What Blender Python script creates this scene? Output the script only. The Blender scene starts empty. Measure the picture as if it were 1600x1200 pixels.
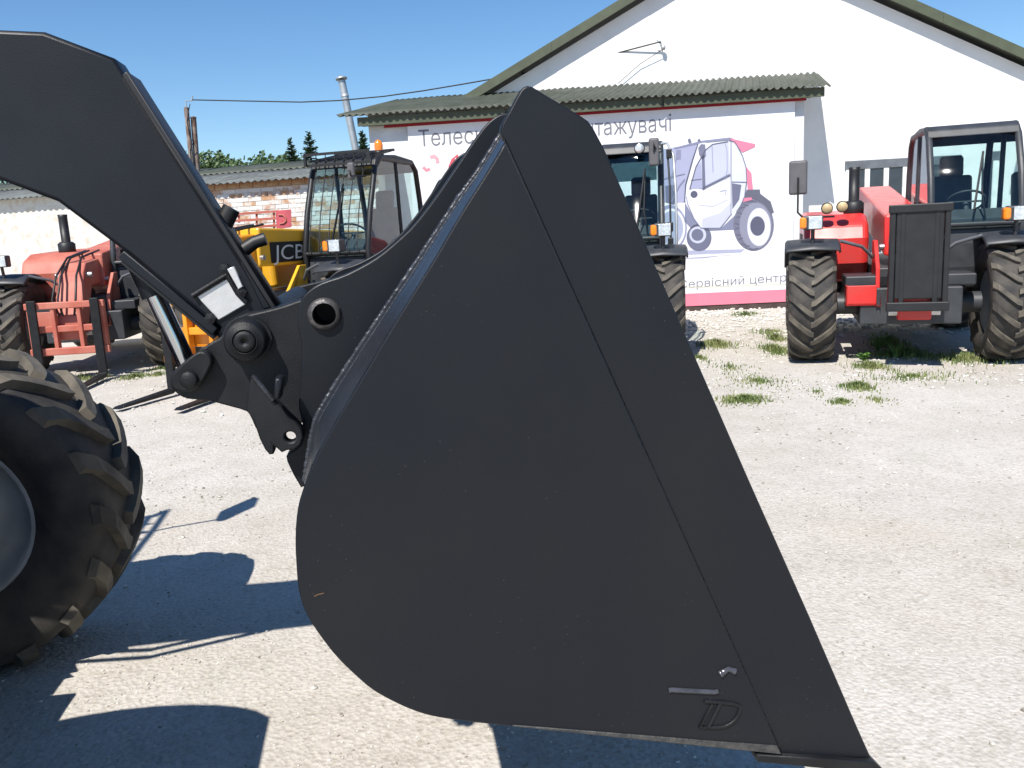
import bpy, bmesh, math, random
from mathutils import Vector, Matrix, noise

# ------------------------------------------------------------------ camera, sky, sun, exposure
sc = bpy.context.scene
COL = sc.collection
R = math.radians
FOC, HZ, CAMH = 1300.0, 363.0, 1.55          # focal length and horizon row in a 1600 x 1200 picture, eye height
PITCH = math.atan((600 - HZ) / FOC)
ROLL = 0.049
c_f = Vector((0, math.cos(PITCH), -math.sin(PITCH)))
c_r0 = Vector((1, 0, 0)); c_u0 = Vector((0, math.sin(PITCH), math.cos(PITCH)))
c_r = c_r0 * math.cos(ROLL) - c_u0 * math.sin(ROLL)
c_u = c_r0 * math.sin(ROLL) + c_u0 * math.cos(ROLL)
CAM = Vector((0, 0, CAMH))
cd = bpy.data.cameras.new('camera'); cam = bpy.data.objects.new('camera', cd); COL.objects.link(cam)
cam.matrix_world = Matrix(((c_r.x, c_u.x, -c_f.x, CAM.x), (c_r.y, c_u.y, -c_f.y, CAM.y), (c_r.z, c_u.z, -c_f.z, CAM.z), (0, 0, 0, 1)))
cd.sensor_width = 36; cd.lens = FOC / 1600 * 36; cd.clip_end = 3000; cd.clip_start = .05
sc.camera = cam

SUN_EL, SUN_AZ = R(53), R(25)                # azimuth: how far left of straight behind the camera
to_sun = Vector((-math.cos(SUN_EL) * math.sin(SUN_AZ), -math.cos(SUN_EL) * math.cos(SUN_AZ), math.sin(SUN_EL)))
w = bpy.data.worlds.new('World'); sc.world = w; w.use_nodes = True
nt = w.node_tree; bg = nt.nodes['Background']
sky = nt.nodes.new('ShaderNodeTexSky'); sky.sky_type = 'NISHITA'; sky.sun_disc = False
sky.sun_elevation = SUN_EL
sky.sun_rotation = math.atan2(to_sun.x, to_sun.y)
sky.air_density = 1.0; sky.dust_density = 0.0; sky.ozone_density = 4.5
hs_ = nt.nodes.new('ShaderNodeHueSaturation'); hs_.inputs['Saturation'].default_value = 1.15
nt.links.new(sky.outputs[0], hs_.inputs['Color']); nt.links.new(hs_.outputs[0], bg.inputs[0]); bg.inputs[1].default_value = 0.103
sd = bpy.data.lights.new('sun', 'SUN'); sun = bpy.data.objects.new('sun', sd); COL.objects.link(sun)
sd.energy = 5.0; sd.angle = R(.5); sd.color = (1, .955, .89)
sun.rotation_euler = (-to_sun).to_track_quat('-Z', 'Y').to_euler()
sun.location = to_sun * 50
sc.view_settings.view_transform = 'Standard'; sc.view_settings.look = 'None'
sc.view_settings.exposure = 0.45; sc.view_settings.gamma = 1; sc.view_settings.use_curve_mapping = False
sc.render.engine = 'CYCLES'; sc.cycles.use_denoising = True
sc.cycles.max_bounces = 8; sc.cycles.transparent_max_bounces = 16

# ------------------------------------------------------------------ picture rays onto real surfaces
def ray(px, py):
    return (c_f + c_r * ((px - 800) / FOC) + c_u * ((600 - py) / FOC)).normalized()
def on_plane(px, py, o, n):
    d = ray(px, py); t = (o - CAM).dot(n) / d.dot(n); return CAM + d * t
def atY(px, py, Y): return on_plane(px, py, Vector((0, Y, 0)), Vector((0, 1, 0)))
def ground_at(px, py): return on_plane(px, py, Vector((0, 0, 0)), Vector((0, 0, 1)))

# ------------------------------------------------------------------ materials
def mat(name, col, rough=.55, metal=0., var=.12, vs=6., bump=0., bs=60., col2=None, lo=.35, hi=.65, spec=.5, detail=4, coat=0, rvar=0):
    m = bpy.data.materials.new(name); m.use_nodes = True
    t = m.node_tree; b = t.nodes['Principled BSDF']
    b.inputs['Roughness'].default_value = rough; b.inputs['Metallic'].default_value = metal
    b.inputs['Specular IOR Level'].default_value = spec; b.inputs['Coat Weight'].default_value = coat
    tc = t.nodes.new('ShaderNodeTexCoord')
    n = t.nodes.new('ShaderNodeTexNoise'); n.inputs['Scale'].default_value = vs; n.inputs['Detail'].default_value = detail
    t.links.new(tc.outputs['Object'], n.inputs['Vector'])
    r = t.nodes.new('ShaderNodeValToRGB'); r.color_ramp.elements[0].position = lo; r.color_ramp.elements[1].position = hi
    a = tuple(c * (1 - var) for c in col); bb = tuple(min(1, c * (1 + var)) for c in (col2 or col))
    if col2: a = col; bb = col2
    r.color_ramp.elements[0].color = (*a, 1); r.color_ramp.elements[1].color = (*bb, 1)
    t.links.new(n.outputs['Fac'], r.inputs['Fac']); t.links.new(r.outputs[0], b.inputs['Base Color'])
    if rvar:
        mr = t.nodes.new('ShaderNodeMapRange'); mr.inputs['To Min'].default_value = rough - rvar; mr.inputs['To Max'].default_value = rough + rvar
        n3 = t.nodes.new('ShaderNodeTexNoise'); n3.inputs['Scale'].default_value = vs * 2.3; n3.inputs['Detail'].default_value = 6
        t.links.new(tc.outputs['Object'], n3.inputs['Vector'])
        t.links.new(n3.outputs['Fac'], mr.inputs['Value']); t.links.new(mr.outputs[0], b.inputs['Roughness'])
    if bump:
        n2 = t.nodes.new('ShaderNodeTexNoise'); n2.inputs['Scale'].default_value = bs; n2.inputs['Detail'].default_value = 5
        t.links.new(tc.outputs['Object'], n2.inputs['Vector'])
        bp = t.nodes.new('ShaderNodeBump'); bp.inputs['Strength'].default_value = bump; bp.inputs['Distance'].default_value = .01
        t.links.new(n2.outputs['Fac'], bp.inputs['Height']); t.links.new(bp.outputs[0], b.inputs['Normal'])
    return m
def glass(name, tint=(.82, .93, .93), rough=.02):
    m = bpy.data.materials.new(name); m.use_nodes = True; t = m.node_tree; t.nodes.clear()
    o = t.nodes.new('ShaderNodeOutputMaterial'); mx = t.nodes.new('ShaderNodeMixShader'); fr = t.nodes.new('ShaderNodeFresnel')
    fr.inputs['IOR'].default_value = 1.5
    tr = t.nodes.new('ShaderNodeBsdfTransparent'); tr.inputs[0].default_value = (*tint, 1)
    gl = t.nodes.new('ShaderNodeBsdfGlossy'); gl.inputs['Roughness'].default_value = rough; gl.inputs[0].default_value = (1, 1, 1, 1)
    t.links.new(fr.outputs[0], mx.inputs[0]); t.links.new(tr.outputs[0], mx.inputs[1]); t.links.new(gl.outputs[0], mx.inputs[2])
    t.links.new(mx.outputs[0], o.inputs[0]); return m

# ------------------------------------------------------------------ mesh collecting
class MB:
    def __init__(s): s.v = []; s.f = []; s.sm = []
    def add(s, vs, fs, smooth=False):
        o = len(s.v); s.v += [tuple(v) for v in vs]
        for f in fs: s.f.append(tuple(o + i for i in f)); s.sm.append(smooth)
        return s
    def box(s, lo, hi, M=None):
        x0, y0, z0 = lo; x1, y1, z1 = hi
        vs = [Vector(p) for p in ((x0, y0, z0), (x1, y0, z0), (x1, y1, z0), (x0, y1, z0), (x0, y0, z1), (x1, y0, z1), (x1, y1, z1), (x0, y1, z1))]
        if M is not None: vs = [M @ v for v in vs]
        return s.add(vs, [(0, 3, 2, 1), (4, 5, 6, 7), (0, 1, 5, 4), (1, 2, 6, 5), (2, 3, 7, 6), (3, 0, 4, 7)])
    def bar(s, p0, p1, wd, ht, up=(0, 0, 1)):
        p0 = Vector(p0); p1 = Vector(p1); d = (p1 - p0).normalized(); up = Vector(up)
        a = d.cross(up)
        if a.length < 1e-4: a = d.cross(Vector((1, 0, 0)))
        a.normalize(); b = a.cross(d)
        a *= wd / 2; b *= ht / 2
        vs = [p0 - a - b, p0 + a - b, p0 + a + b, p0 - a + b, p1 - a - b, p1 + a - b, p1 + a + b, p1 - a + b]
        return s.add(vs, [(0, 3, 2, 1), (4, 5, 6, 7), (0, 1, 5, 4), (1, 2, 6, 5), (2, 3, 7, 6), (3, 0, 4, 7)])
    def tube(s, pts, r, n=10, cap=True):
        pts = [Vector(p) for p in pts]; rs = r if isinstance(r, (list, tuple)) else [r] * len(pts)
        rings = []; a = None
        for i, p in enumerate(pts):
            if i == 0: d = pts[1] - p
            elif i == len(pts) - 1: d = p - pts[i - 1]
            else: d = (pts[i + 1] - p).normalized() + (p - pts[i - 1]).normalized()
            d.normalize()
            if a is None:
                a = d.cross(Vector((0, 0, 1)))
                if a.length < .05: a = d.cross(Vector((1, 0, 0)))
            a = (a - d * a.dot(d)).normalized(); b = d.cross(a)
            rings.append([p + (a * math.cos(2 * math.pi * k / n) + b * math.sin(2 * math.pi * k / n)) * rs[i] for k in range(n)])
        vs = [v for rg in rings for v in rg]
        fs = [(i * n + k, i * n + (k + 1) % n, (i + 1) * n + (k + 1) % n, (i + 1) * n + k) for i in range(len(pts) - 1) for k in range(n)]
        s.add(vs, fs, True)
        if cap:
            s.add(rings[0], [tuple(range(n))[::-1]]); s.add(rings[-1], [tuple(range(n))])
        return s
    def lathe(s, prof, c, ax, n=32, smooth=True):            # prof: (distance along ax, radius)
        c = Vector(c); ax = Vector(ax).normalized(); a = ax.cross(Vector((0, 0, 1)))
        if a.length < .05: a = ax.cross(Vector((1, 0, 0)))
        a.normalize(); b = ax.cross(a); vs = []; fs = []
        for h, r in prof:
            vs += [c + ax * h + (a * math.cos(2 * math.pi * k / n) + b * math.sin(2 * math.pi * k / n)) * max(r, 1e-4) for k in range(n)]
        for i in range(len(prof) - 1):
            fs += [(i * n + k, i * n + (k + 1) % n, (i + 1) * n + (k + 1) % n, (i + 1) * n + k) for k in range(n)]
        return s.add(vs, fs, smooth)
    def prism(s, lo_pts, hi_pts):                             # two matching closed outlines
        n = len(lo_pts); vs = list(lo_pts) + list(hi_pts)
        fs = [tuple(range(n))[::-1], tuple(range(n, 2 * n))] + [(i, (i + 1) % n, n + (i + 1) % n, n + i) for i in range(n)]
        return s.add(vs, fs)
    def prof_x(s, yz, x0, x1): return s.prism([(x0, y, z) for y, z in yz], [(x1, y, z) for y, z in yz])
    def grid(s, P, smooth=True):
        nr = len(P); nc = len(P[0])
        return s.add([p for r_ in P for p in r_], [(i * nc + j, i * nc + j + 1, (i + 1) * nc + j + 1, (i + 1) * nc + j) for i in range(nr - 1) for j in range(nc - 1)], smooth)
    def mesh(s, name, m, inv=None):
        me = bpy.data.meshes.new(name)
        me.from_pydata([inv @ Vector(v) for v in s.v] if inv is not None else s.v, [], s.f)
        me.polygons.foreach_set('use_smooth', s.sm)
        bm = bmesh.new(); bm.from_mesh(me); bmesh.ops.recalc_face_normals(bm, faces=bm.faces[:]); bm.to_mesh(me); bm.free()
        for q in (m if isinstance(m, (list, tuple)) else [m]): me.materials.append(q)
        return me
    def build(s, name, m, parent=None, bevel=0, world=False, seg=2):
        inv = parent.matrix_basis.inverted() if (world and parent) else None
        return link(name, s.mesh(name, m, inv), parent, bevel, seg)
def link(name, me, parent=None, bevel=0, seg=2):
    o = bpy.data.objects.new(name, me); COL.objects.link(o)
    if parent: o.parent = parent
    if bevel:
        b = o.modifiers.new('bevel', 'BEVEL'); b.width = bevel; b.segments = seg; b.limit_method = 'ANGLE'; b.angle_limit = R(38)
    return o
def thing(name, label, cat, loc=(0, 0, 0), rz=0, group=None):
    o = bpy.data.objects.new(name, None); COL.objects.link(o); o.empty_display_size = .2
    o.matrix_basis = Matrix.Translation(Vector(loc)) @ Matrix.Rotation(rz, 4, 'Z')
    return tag(o, label, cat, group)
def tag(o, label=None, cat=None, group=None, kind=None):
    if label: o['label'] = label
    if cat: o['category'] = cat
    if group: o['group'] = group
    if kind: o['kind'] = kind
    return o
def circ(cx, cy, r, n=28, ry=None): return [(cx + r * math.cos(2 * math.pi * k / n), cy + (ry or r) * math.sin(2 * math.pi * k / n)) for k in range(n)]
def plate(name, loops, O, A, B, N, t0, t1, m, parent, bevel=.0025):
    """flat plate cut from outlines (first is the outside, others are holes) in the frame O + a*A + b*B, from t0 to t1 along N"""
    cu = bpy.data.curves.new(name, 'CURVE'); cu.dimensions = '2D'; cu.fill_mode = 'BOTH'
    for lp in loops:
        sp = cu.splines.new('POLY'); sp.points.add(len(lp) - 1); sp.use_cyclic_u = True
        for p, (a, b) in zip(sp.points, lp): p.co = (a, b, 0, 1)
    cu.extrude = abs(t1 - t0) / 2 - bevel; cu.bevel_depth = bevel; cu.bevel_resolution = 1; cu.offset = -bevel
    tmp = bpy.data.objects.new('tmp', cu); COL.objects.link(tmp)
    dg = bpy.context.evaluated_depsgraph_get(); me = bpy.data.meshes.new_from_object(tmp.evaluated_get(dg))
    bpy.data.objects.remove(tmp); bpy.data.curves.remove(cu)
    O = Vector(O); A = Vector(A); B = Vector(B); N = Vector(N); mid = (t0 + t1) / 2
    inv = parent.matrix_basis.inverted() if parent else Matrix()
    for v in me.vertices: v.co = inv @ (O + A * v.co.x + B * v.co.y + N * (v.co.z + mid))
    if A.cross(B).dot(N) < 0: me.flip_normals()
    me.name = name; me.materials.clear(); me.materials.append(m)
    return link(name, me, parent)
def text_mesh(name, body, size, m, parent, place, shear=0, bold=0, extrude=0):
    """letters as a mesh; place maps (x in 0..1, y, 0) of the text sheet to the world"""
    from mathutils.geometry import delaunay_2d_cdt
    cu = bpy.data.curves.new(name, 'FONT'); cu.body = body; cu.size = 10; cu.shear = shear; cu.extrude = 0; cu.fill_mode = 'NONE'; cu.resolution_u = 5
    tmp = bpy.data.objects.new('tmp', cu); COL.objects.link(tmp)
    dg = bpy.context.evaluated_depsgraph_get(); me = bpy.data.meshes.new_from_object(tmp.evaluated_get(dg))
    bpy.data.objects.remove(tmp); bpy.data.curves.remove(cu)
    co = [v.co.copy() for v in me.vertices]; nb = {}
    for e in me.edges:
        a, b = e.vertices; nb.setdefault(a, []).append(b); nb.setdefault(b, []).append(a)
    loops = []; seen = set()
    for st0 in nb:
        if st0 in seen: continue
        lp = [st0]; seen.add(st0)
        while True:
            nx = [q for q in nb[lp[-1]] if q not in seen]
            if not nx: break
            lp.append(nx[0]); seen.add(nx[0])
        if len(lp) > 2: loops.append(lp)
    bpy.data.meshes.remove(me)
    vs, ed = [], []
    for lp in loops:
        o = len(vs); vs += [Vector((co[k].x, co[k].y)) for k in lp]; ed += [(o + k, o + (k + 1) % len(lp)) for k in range(len(lp))]
    rv, re_, rf, *_ = delaunay_2d_cdt(vs, ed, [], 0, 1e-4)
    polys = [[(co[k].x, co[k].y) for k in lp] for lp in loops]
    def wind(x, y):                               # non-zero winding: overlapping strokes stay filled
        w_ = 0
        for p in polys:
            for k in range(len(p)):
                (x0, y0), (x1, y1) = p[k], p[(k + 1) % len(p)]
                if (y0 <= y) != (y1 <= y) and x < x0 + (y - y0) / (y1 - y0) * (x1 - x0): w_ += 1 if y1 > y0 else -1
        return w_
    keep = [f for f in rf if wind(sum(rv[k][0] for k in f) / len(f), sum(rv[k][1] for k in f) / len(f)) != 0]
    x0 = min(v.x for v in vs); wd = max(v.x for v in vs) - x0
    inv = parent.matrix_basis.inverted() if parent else Matrix()
    me = bpy.data.meshes.new(name); me.from_pydata([inv @ place(((v[0] - x0) / wd, v[1] / 10 * size, 0)) for v in rv], [], [tuple(f) for f in keep])
    me.materials.append(m)
    return link(name, me, parent)

# ------------------------------------------------------------------ palette
def bucket_paint():
    m = mat('black_bucket_paint', (.0062, .0078, .0118), .45, 0, .22, 2.2, .06, 320, rvar=.10, spec=.30, col2=(.0105, .0112, .0130), lo=.38, hi=.72, detail=9)
    t = m.node_tree; b = t.nodes['Principled BSDF']; tc = t.nodes.new('ShaderNodeTexCoord')
    # small pale chips and dust specks
    v = t.nodes.new('ShaderNodeTexVoronoi'); v.inputs['Scale'].default_value = 75
    n = t.nodes.new('ShaderNodeTexNoise'); n.inputs['Scale'].default_value = 4; n.inputs['Detail'].default_value = 6
    t.links.new(tc.outputs['Object'], v.inputs['Vector']); t.links.new(tc.outputs['Object'], n.inputs['Vector'])
    lt = t.nodes.new('ShaderNodeMath'); lt.operation = 'LESS_THAN'; lt.inputs[1].default_value = .075; t.links.new(v.outputs['Distance'], lt.inputs[0])
    gt = t.nodes.new('ShaderNodeMath'); gt.operation = 'GREATER_THAN'; gt.inputs[1].default_value = .56; t.links.new(n.outputs['Fac'], gt.inputs[0])
    mu = t.nodes.new('ShaderNodeMath'); mu.operation = 'MULTIPLY'; t.links.new(lt.outputs[0], mu.inputs[0]); t.links.new(gt.outputs[0], mu.inputs[1])
    mu2 = t.nodes.new('ShaderNodeMath'); mu2.operation = 'MULTIPLY'; mu2.inputs[1].default_value = .22; t.links.new(mu.outputs[0], mu2.inputs[0])
    mx = t.nodes.new('ShaderNodeMixRGB'); mx.inputs[2].default_value = (.16, .15, .13, 1)
    t.links.new(mu2.outputs[0], mx.inputs[0])
    old = b.inputs['Base Color'].links[0].from_socket; t.links.new(old, mx.inputs[1]); t.links.new(mx.outputs[0], b.inputs['Base Color'])
    return m
M = {}
M['bucket'] = bucket_paint()
M['hitch'] = mat('black_hitch_paint', (.009, .0095, .011), .5, 0, .35, 12, .16, 380, rvar=.1, spec=.32)
M['boom'] = mat('charcoal_boom_paint', (.0075, .009, .0125), .44, 0, .25, 3, .06, 320, rvar=.08, spec=.32)
M['black'] = mat('black_rubber_trim', (.012, .012, .013), .5, 0, .2, 10)
M['weld'] = mat('painted_weld', (.032, .034, .04), .36, .1, .3, 30, .25, 160)
M['weld_gloss'] = mat('glossy_weld', (.07, .072, .085), .16, .3, .3, 30, .15, 120)
M['worn'] = mat('worn_bucket_edge', (.03, .03, .03), .5, 0, 0, 60, .4, 150, col2=(.09, .085, .078), lo=.35, hi=.85)
M['chrome'] = mat('chrome_rod', (.55, .56, .58), .12, 1, .05, 5)
M['steel'] = mat('bright_steel', (.55, .55, .56), .38, .85, .12, 14, .15, 80)
M['galv'] = mat('galvanised_pipe', (.45, .47, .48), .45, .6, .12, 5)
M['tyre'] = mat('tyre_rubber', (.022, .021, .021), .75, 0, .25, 8, .2, 40, col2=(.06, .052, .043))
M['tread'] = mat('dusty_tread', (.05, .045, .038), .8, 0, .25, 6, .25, 50, col2=(.14, .122, .095))
M['rim'] = mat('grey_rim', (.32, .33, .33), .45, 0, .15, 6)
M['yellow'] = mat('yellow_paint', (.78, .40, .015), .38, 0, .08, 3, coat=.2, col2=(.66, .36, .04), lo=.45, hi=.75, detail=8, rvar=.1)
M['orange'] = mat('orange_yellow_paint', (.72, .27, .012), .36, 0, .12, 5, coat=.2)
M['red'] = mat('red_paint', (.60, .026, .022), .36, 0, .1, 3, coat=.2, col2=(.52, .05, .04), lo=.45, hi=.75, detail=8, rvar=.1)
M['faded_red'] = mat('faded_red_paint', (.42, .10, .065), .6, 0, .25, 4, col2=(.5, .17, .12))
M['dark'] = mat('dark_grey_plastic', (.035, .038, .043), .48, 0, .2, 8)
M['grey'] = mat('grey_plastic', (.12, .13, .145), .5, 0, .15, 8)
M['seat'] = mat('seat_vinyl', (.045, .05, .055), .6, 0, .2, 8)
M['amber'] = mat('amber_lens', (.85, .22, .01), .15, 0, .1, 20, coat=.6)
M['lens'] = mat('lamp_lens', (.75, .77, .78), .12, .55, .2, 30, .5, 60)
M['beige'] = mat('beige_lamp_cover', (.52, .38, .2), .5, 0, .12, 12)
M['glass'] = glass('cab_glass', (.74, .86, .86)); M['screen'] = glass('windscreen_glass', (.72, .86, .86), .045)
M['shade_glass'] = glass('tinted_glass', (.28, .36, .38), .04)
M['mirror_back'] = mat('mirror_back', (.10, .095, .10), .5, 0, .1, 8)

# ================================================================== THE SETTING
rnd = random.Random(7)
# ---- ground: one sheet, finely cut near the camera
def steps(a, b, fine0, fine1, fs, grow=1.35):
    out = []; x = fine0
    while x < fine1: out.append(x); x += fs
    st = fs
    while x < b: out.append(x); st *= grow; x += st
    out.append(b); lo = []; x = fine0; st = fs
    while x > a:
        st *= grow; x -= st; lo.append(max(x, a))
    return sorted(set(lo + out))
xs = steps(-600, 600, -7, 9, .14); ys = steps(-200, 900, 0, 16, .14)
def gh(x, y):
    if not (-9 < x < 11 and -1 < y < 18): return 0
    return .016 * noise.noise((x * .9, y * .9, 1)) + .006 * noise.noise((x * 4, y * 4, 5)) - .006
gm = MB(); gm.grid([[(x, y, gh(x, y)) for x in xs] for y in ys])
def ground_mat():
    m = bpy.data.materials.new('pale_gravel_yard'); m.use_nodes = True; t = m.node_tree; b = t.nodes['Principled BSDF']
    b.inputs['Roughness'].default_value = .95; b.inputs['Specular IOR Level'].default_value = .15
    tc = t.nodes.new('ShaderNodeTexCoord')
    def nz(sc_, det, typ='ShaderNodeTexNoise'):
        n = t.nodes.new(typ); n.inputs['Scale'].default_value = sc_
        if typ == 'ShaderNodeTexNoise': n.inputs['Detail'].default_value = det
        t.links.new(tc.outputs['Object'], n.inputs['Vector']); return n
    def ramp(src, p0, c0, p1, c1):
        r = t.nodes.new('ShaderNodeValToRGB'); e = r.color_ramp.elements
        e[0].position = p0; e[0].color = (*c0, 1); e[1].position = p1; e[1].color = (*c1, 1); t.links.new(src, r.inputs['Fac']); return r
    big = nz(.45, 5); mid = nz(3.2, 6); fine = nz(60, 9); vor = nz(45, 0, 'ShaderNodeTexVoronoi'); vor2 = nz(55, 0, 'ShaderNodeTexVoronoi')
    base = ramp(big.outputs['Fac'], .35, (.465, .432, .385), .65, (.51, .485, .445))
    m1 = t.nodes.new('ShaderNodeMixRGB'); m1.blend_type = 'MULTIPLY'; m1.inputs[0].default_value = 1
    r1 = ramp(mid.outputs['Fac'], .3, (.92, .91, .89), .62, (1.03, 1.02, 1.02))
    t.links.new(base.outputs[0], m1.inputs[1]); t.links.new(r1.outputs[0], m1.inputs[2])
    m2 = t.nodes.new('ShaderNodeMixRGB'); m2.blend_type = 'MULTIPLY'; m2.inputs[0].default_value = 1
    r2 = ramp(fine.outputs['Fac'], .30, (.84, .83, .80), .55, (1.04, 1.04, 1.04))
    t.links.new(m1.outputs[0], m2.inputs[1]); t.links.new(r2.outputs[0], m2.inputs[2])
    m3 = t.nodes.new('ShaderNodeMixRGB'); m3.blend_type = 'MULTIPLY'; m3.inputs[0].default_value = .35
    bw = t.nodes.new('ShaderNodeRGBToBW'); t.links.new(vor.outputs['Color'], bw.inputs[0])
    r3 = ramp(bw.outputs[0], .15, (.72, .70, .66), .5, (1.05, 1.05, 1.04))
    t.links.new(m2.outputs[0], m3.inputs[1]); t.links.new(r3.outputs[0], m3.inputs[2])
    st1 = nz(.8, 8); rs = ramp(st1.outputs['Fac'], .58, (0, 0, 0), .74, (1, 1, 1)); m4 = t.nodes.new('ShaderNodeMixRGB'); m4.inputs[2].default_value = (.40, .335, .25, 1)
    ms = t.nodes.new('ShaderNodeMath'); ms.operation = 'MULTIPLY'; ms.inputs[1].default_value = .33; t.links.new(rs.outputs[0], ms.inputs[0]); t.links.new(ms.outputs[0], m4.inputs[0])
    t.links.new(m3.outputs[0], m4.inputs[1]); t.links.new(m4.outputs[0], b.inputs['Base Color'])
    ad = t.nodes.new('ShaderNodeMath'); ad.operation = 'ADD'; t.links.new(fine.outputs['Fac'], ad.inputs[0]); t.links.new(vor2.outputs['Distance'], ad.inputs[1])
    bp = t.nodes.new('ShaderNodeBump'); bp.inputs['Strength'].default_value = .4; bp.inputs['Distance'].default_value = .011
    t.links.new(ad.outputs[0], bp.inputs['Height']); t.links.new(bp.outputs[0], b.inputs['Normal'])
    return m
g = gm.build('ground', ground_mat()); g['kind'] = 'structure'; g['label'] = 'pale dusty gravel ground of the machinery yard'

# ---- the white workshop: frame along its front; s runs to the right, n into the building
E0 = Vector((-3.28, 15.5, 0)); E1 = Vector((5.52, 14.5, 0))
BA = (E1 - E0).normalized(); BN = Vector((-BA.y, BA.x, 0))
def bw_(s, n, z): return E0 + BA * s + BN * n + Vector((0, 0, z))
def bsz(px, py, n):
    p = on_plane(px, py, E0 + BN * n, BN); return ((p - E0).dot(BA), p.z)
MW = 1.35     # main gable wall, n
AWN = .28     # annex wall, n
M['stucco'] = mat('white_stucco', (.80, .79, .77), .9, 0, .06, 2.2, .35, 35, col2=(.70, .69, .67), lo=.5, hi=.8)
M['annex'] = mat('grey_white_render', (.66, .67, .68), .9, 0, .08, 3, .3, 40)
M['olive'] = mat('olive_sheet', (.055, .064, .044), .65, 0, .2, 3, col2=(.085, .093, .073))
M['fascia'] = mat('olive_fascia_board', (.072, .084, .05), .6, 0, .12, 4)
M['slate'] = mat('grey_asbestos_slate', (.13, .14, .135), .85, 0, .25, 4, .3, 30)
wk = thing('workshop_building', 'white gabled workshop with olive roof edges behind the parked machines', 'building', bw_(4, MW, 0), math.atan2(BA.y, BA.x))
ap = bsz(1160, -108, MW - .2); lf = bsz(738, 152, MW - .2)
slope = (ap[1] - lf[1]) / (ap[0] - lf[0])
HALF = ap[0] - lf[0] + 1.9
sL, sR = ap[0] - HALF, ap[0] + HALF; zE = ap[1] - HALF * slope
wall_poly = [(sL + .35, -.2), (sR - .35, -.2), (sR - .35, zE + .35 * slope - .1), (ap[0], ap[1] - .12), (sL + .35, zE + .35 * slope - .1)]
MB().prism([bw_(s, MW, z) for s, z in wall_poly], [bw_(s, MW + .3, z) for s, z in wall_poly]).build('gable_wall', M['stucco'], wk, world=True)
for sx in (sL + .35, sR - .65):
    MB().prism([bw_(s, MW + .3, z) for s, z in ((sx, -.2), (sx + .3, -.2), (sx + .3, zE), (sx, zE))], [bw_(s, MW + 14, z) for s, z in ((sx, -.2), (sx + .3, -.2), (sx + .3, zE), (sx, zE))]).build('side_wall', M['stucco'], wk, world=True)
for sg in (-1, 1):
    e = ap[0] + sg * HALF; q = [(e, zE), (ap[0], ap[1]), (ap[0], ap[1] + .1), (e, zE + .1)]
    MB().prism([bw_(s, MW - .2, z) for s, z in q], [bw_(s, MW + 14.2, z) for s, z in q]).build('roof_slope', M['olive'], wk, world=True)
    # verge boards in lengths
    nb = 4
    for k in range(nb):
        s0 = e + (ap[0] - e) * (k + .0008) / nb; s1 = e + (ap[0] - e) * (k + 1 - .0008) / nb
        z0 = zE + (s0 - e) * sg * -1 * slope * 1 if sg > 0 else zE + (s0 - e) * slope; z1 = zE + abs(s1 - e) * slope; z0 = zE + abs(s0 - e) * slope
        q = [(s0, z0 - .06), (s1, z1 - .06), (s1, z1 + .115), (s0, z0 + .115)]
        MB().prism([bw_(s, MW - .23 - .004 * (k % 2), z) for s, z in q], [bw_(s, MW - .2, z) for s, z in q]).build('verge_board', M['fascia'], wk, world=True)
# cable bracket on the gable and its drop wire
ins = bsz(1033, 66, MW - .12)
ib = MB(); ib.tube([bw_(ins[0], MW + .02, ins[1] - .03), bw_(ins[0], MW - .13, ins[1])], .012, 8); ib.lathe([(0, .0), (0, .035), (.05, .045), (.09, .02), (.1, 0)], bw_(ins[0] + .04, MW - .1, ins[1] - .13), (0, 0, 1), 12)
ib.bar(bw_(ins[0] - .08, MW - .12, ins[1] + .05), bw_(ins[0] + .06, MW - .1, ins[1] - .1), .02, .02)
ib.build('cable_bracket', M['galv'], wk, world=True)
# window
wA = bsz(1322, 264, MW - .02); wB = bsz(1325, 420, MW - .02); wS = 2.0
wz1 = wA[1]; wz0 = wz1 - 1.55; ws0 = wA[0]
win = MB().prism([bw_(s, MW - .03, z) for s, z in ((ws0 - .02, wz1 - .02), (ws0 + wS + .02, wz1 - .02), (ws0 + wS + .02, wz1 + .14), (ws0 - .02, wz1 + .14))],
                 [bw_(s, MW + .05, z) for s, z in ((ws0 - .02, wz1 - .02), (ws0 + wS + .02, wz1 - .02), (ws0 + wS + .02, wz1 + .14), (ws0 - .02, wz1 + .14))]).build('window', M['grey'], wk, world=True, bevel=.01)
M['winwhite'] = mat('white_window_paint', (.78, .78, .75), .6, 0, .08, 9)
M['winglass'] = mat('dark_window_glass', (.035, .045, .06), .12, 0, .2, 3)
for k in range(7):
    s = ws0 + k * wS / 6
    MB().prism([bw_(a, MW - .045, z) for a, z in ((s, wz0), (s + .085, wz0), (s + .085, wz1 - .022), (s, wz1 - .022))], [bw_(a, MW + .02, z) for a, z in ((s, wz0), (s + .085, wz0), (s + .085, wz1 - .022), (s, wz1 - .022))]).build('mullion', M['winwhite'], win).matrix_parent_inverse = Matrix()
    if k < 6:
        a0, a1 = s + .087, s + wS / 6 - .002
        MB().prism([bw_(a, MW - .012, z) for a, z in ((a0, wz0), (a1, wz0), (a1, wz1 - .024), (a0, wz1 - .024))], [bw_(a, MW + .005, z) for a, z in ((a0, wz0), (a1, wz0), (a1, wz1 - .024), (a0, wz1 - .024))]).build('pane', M['winglass'], win)
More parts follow.
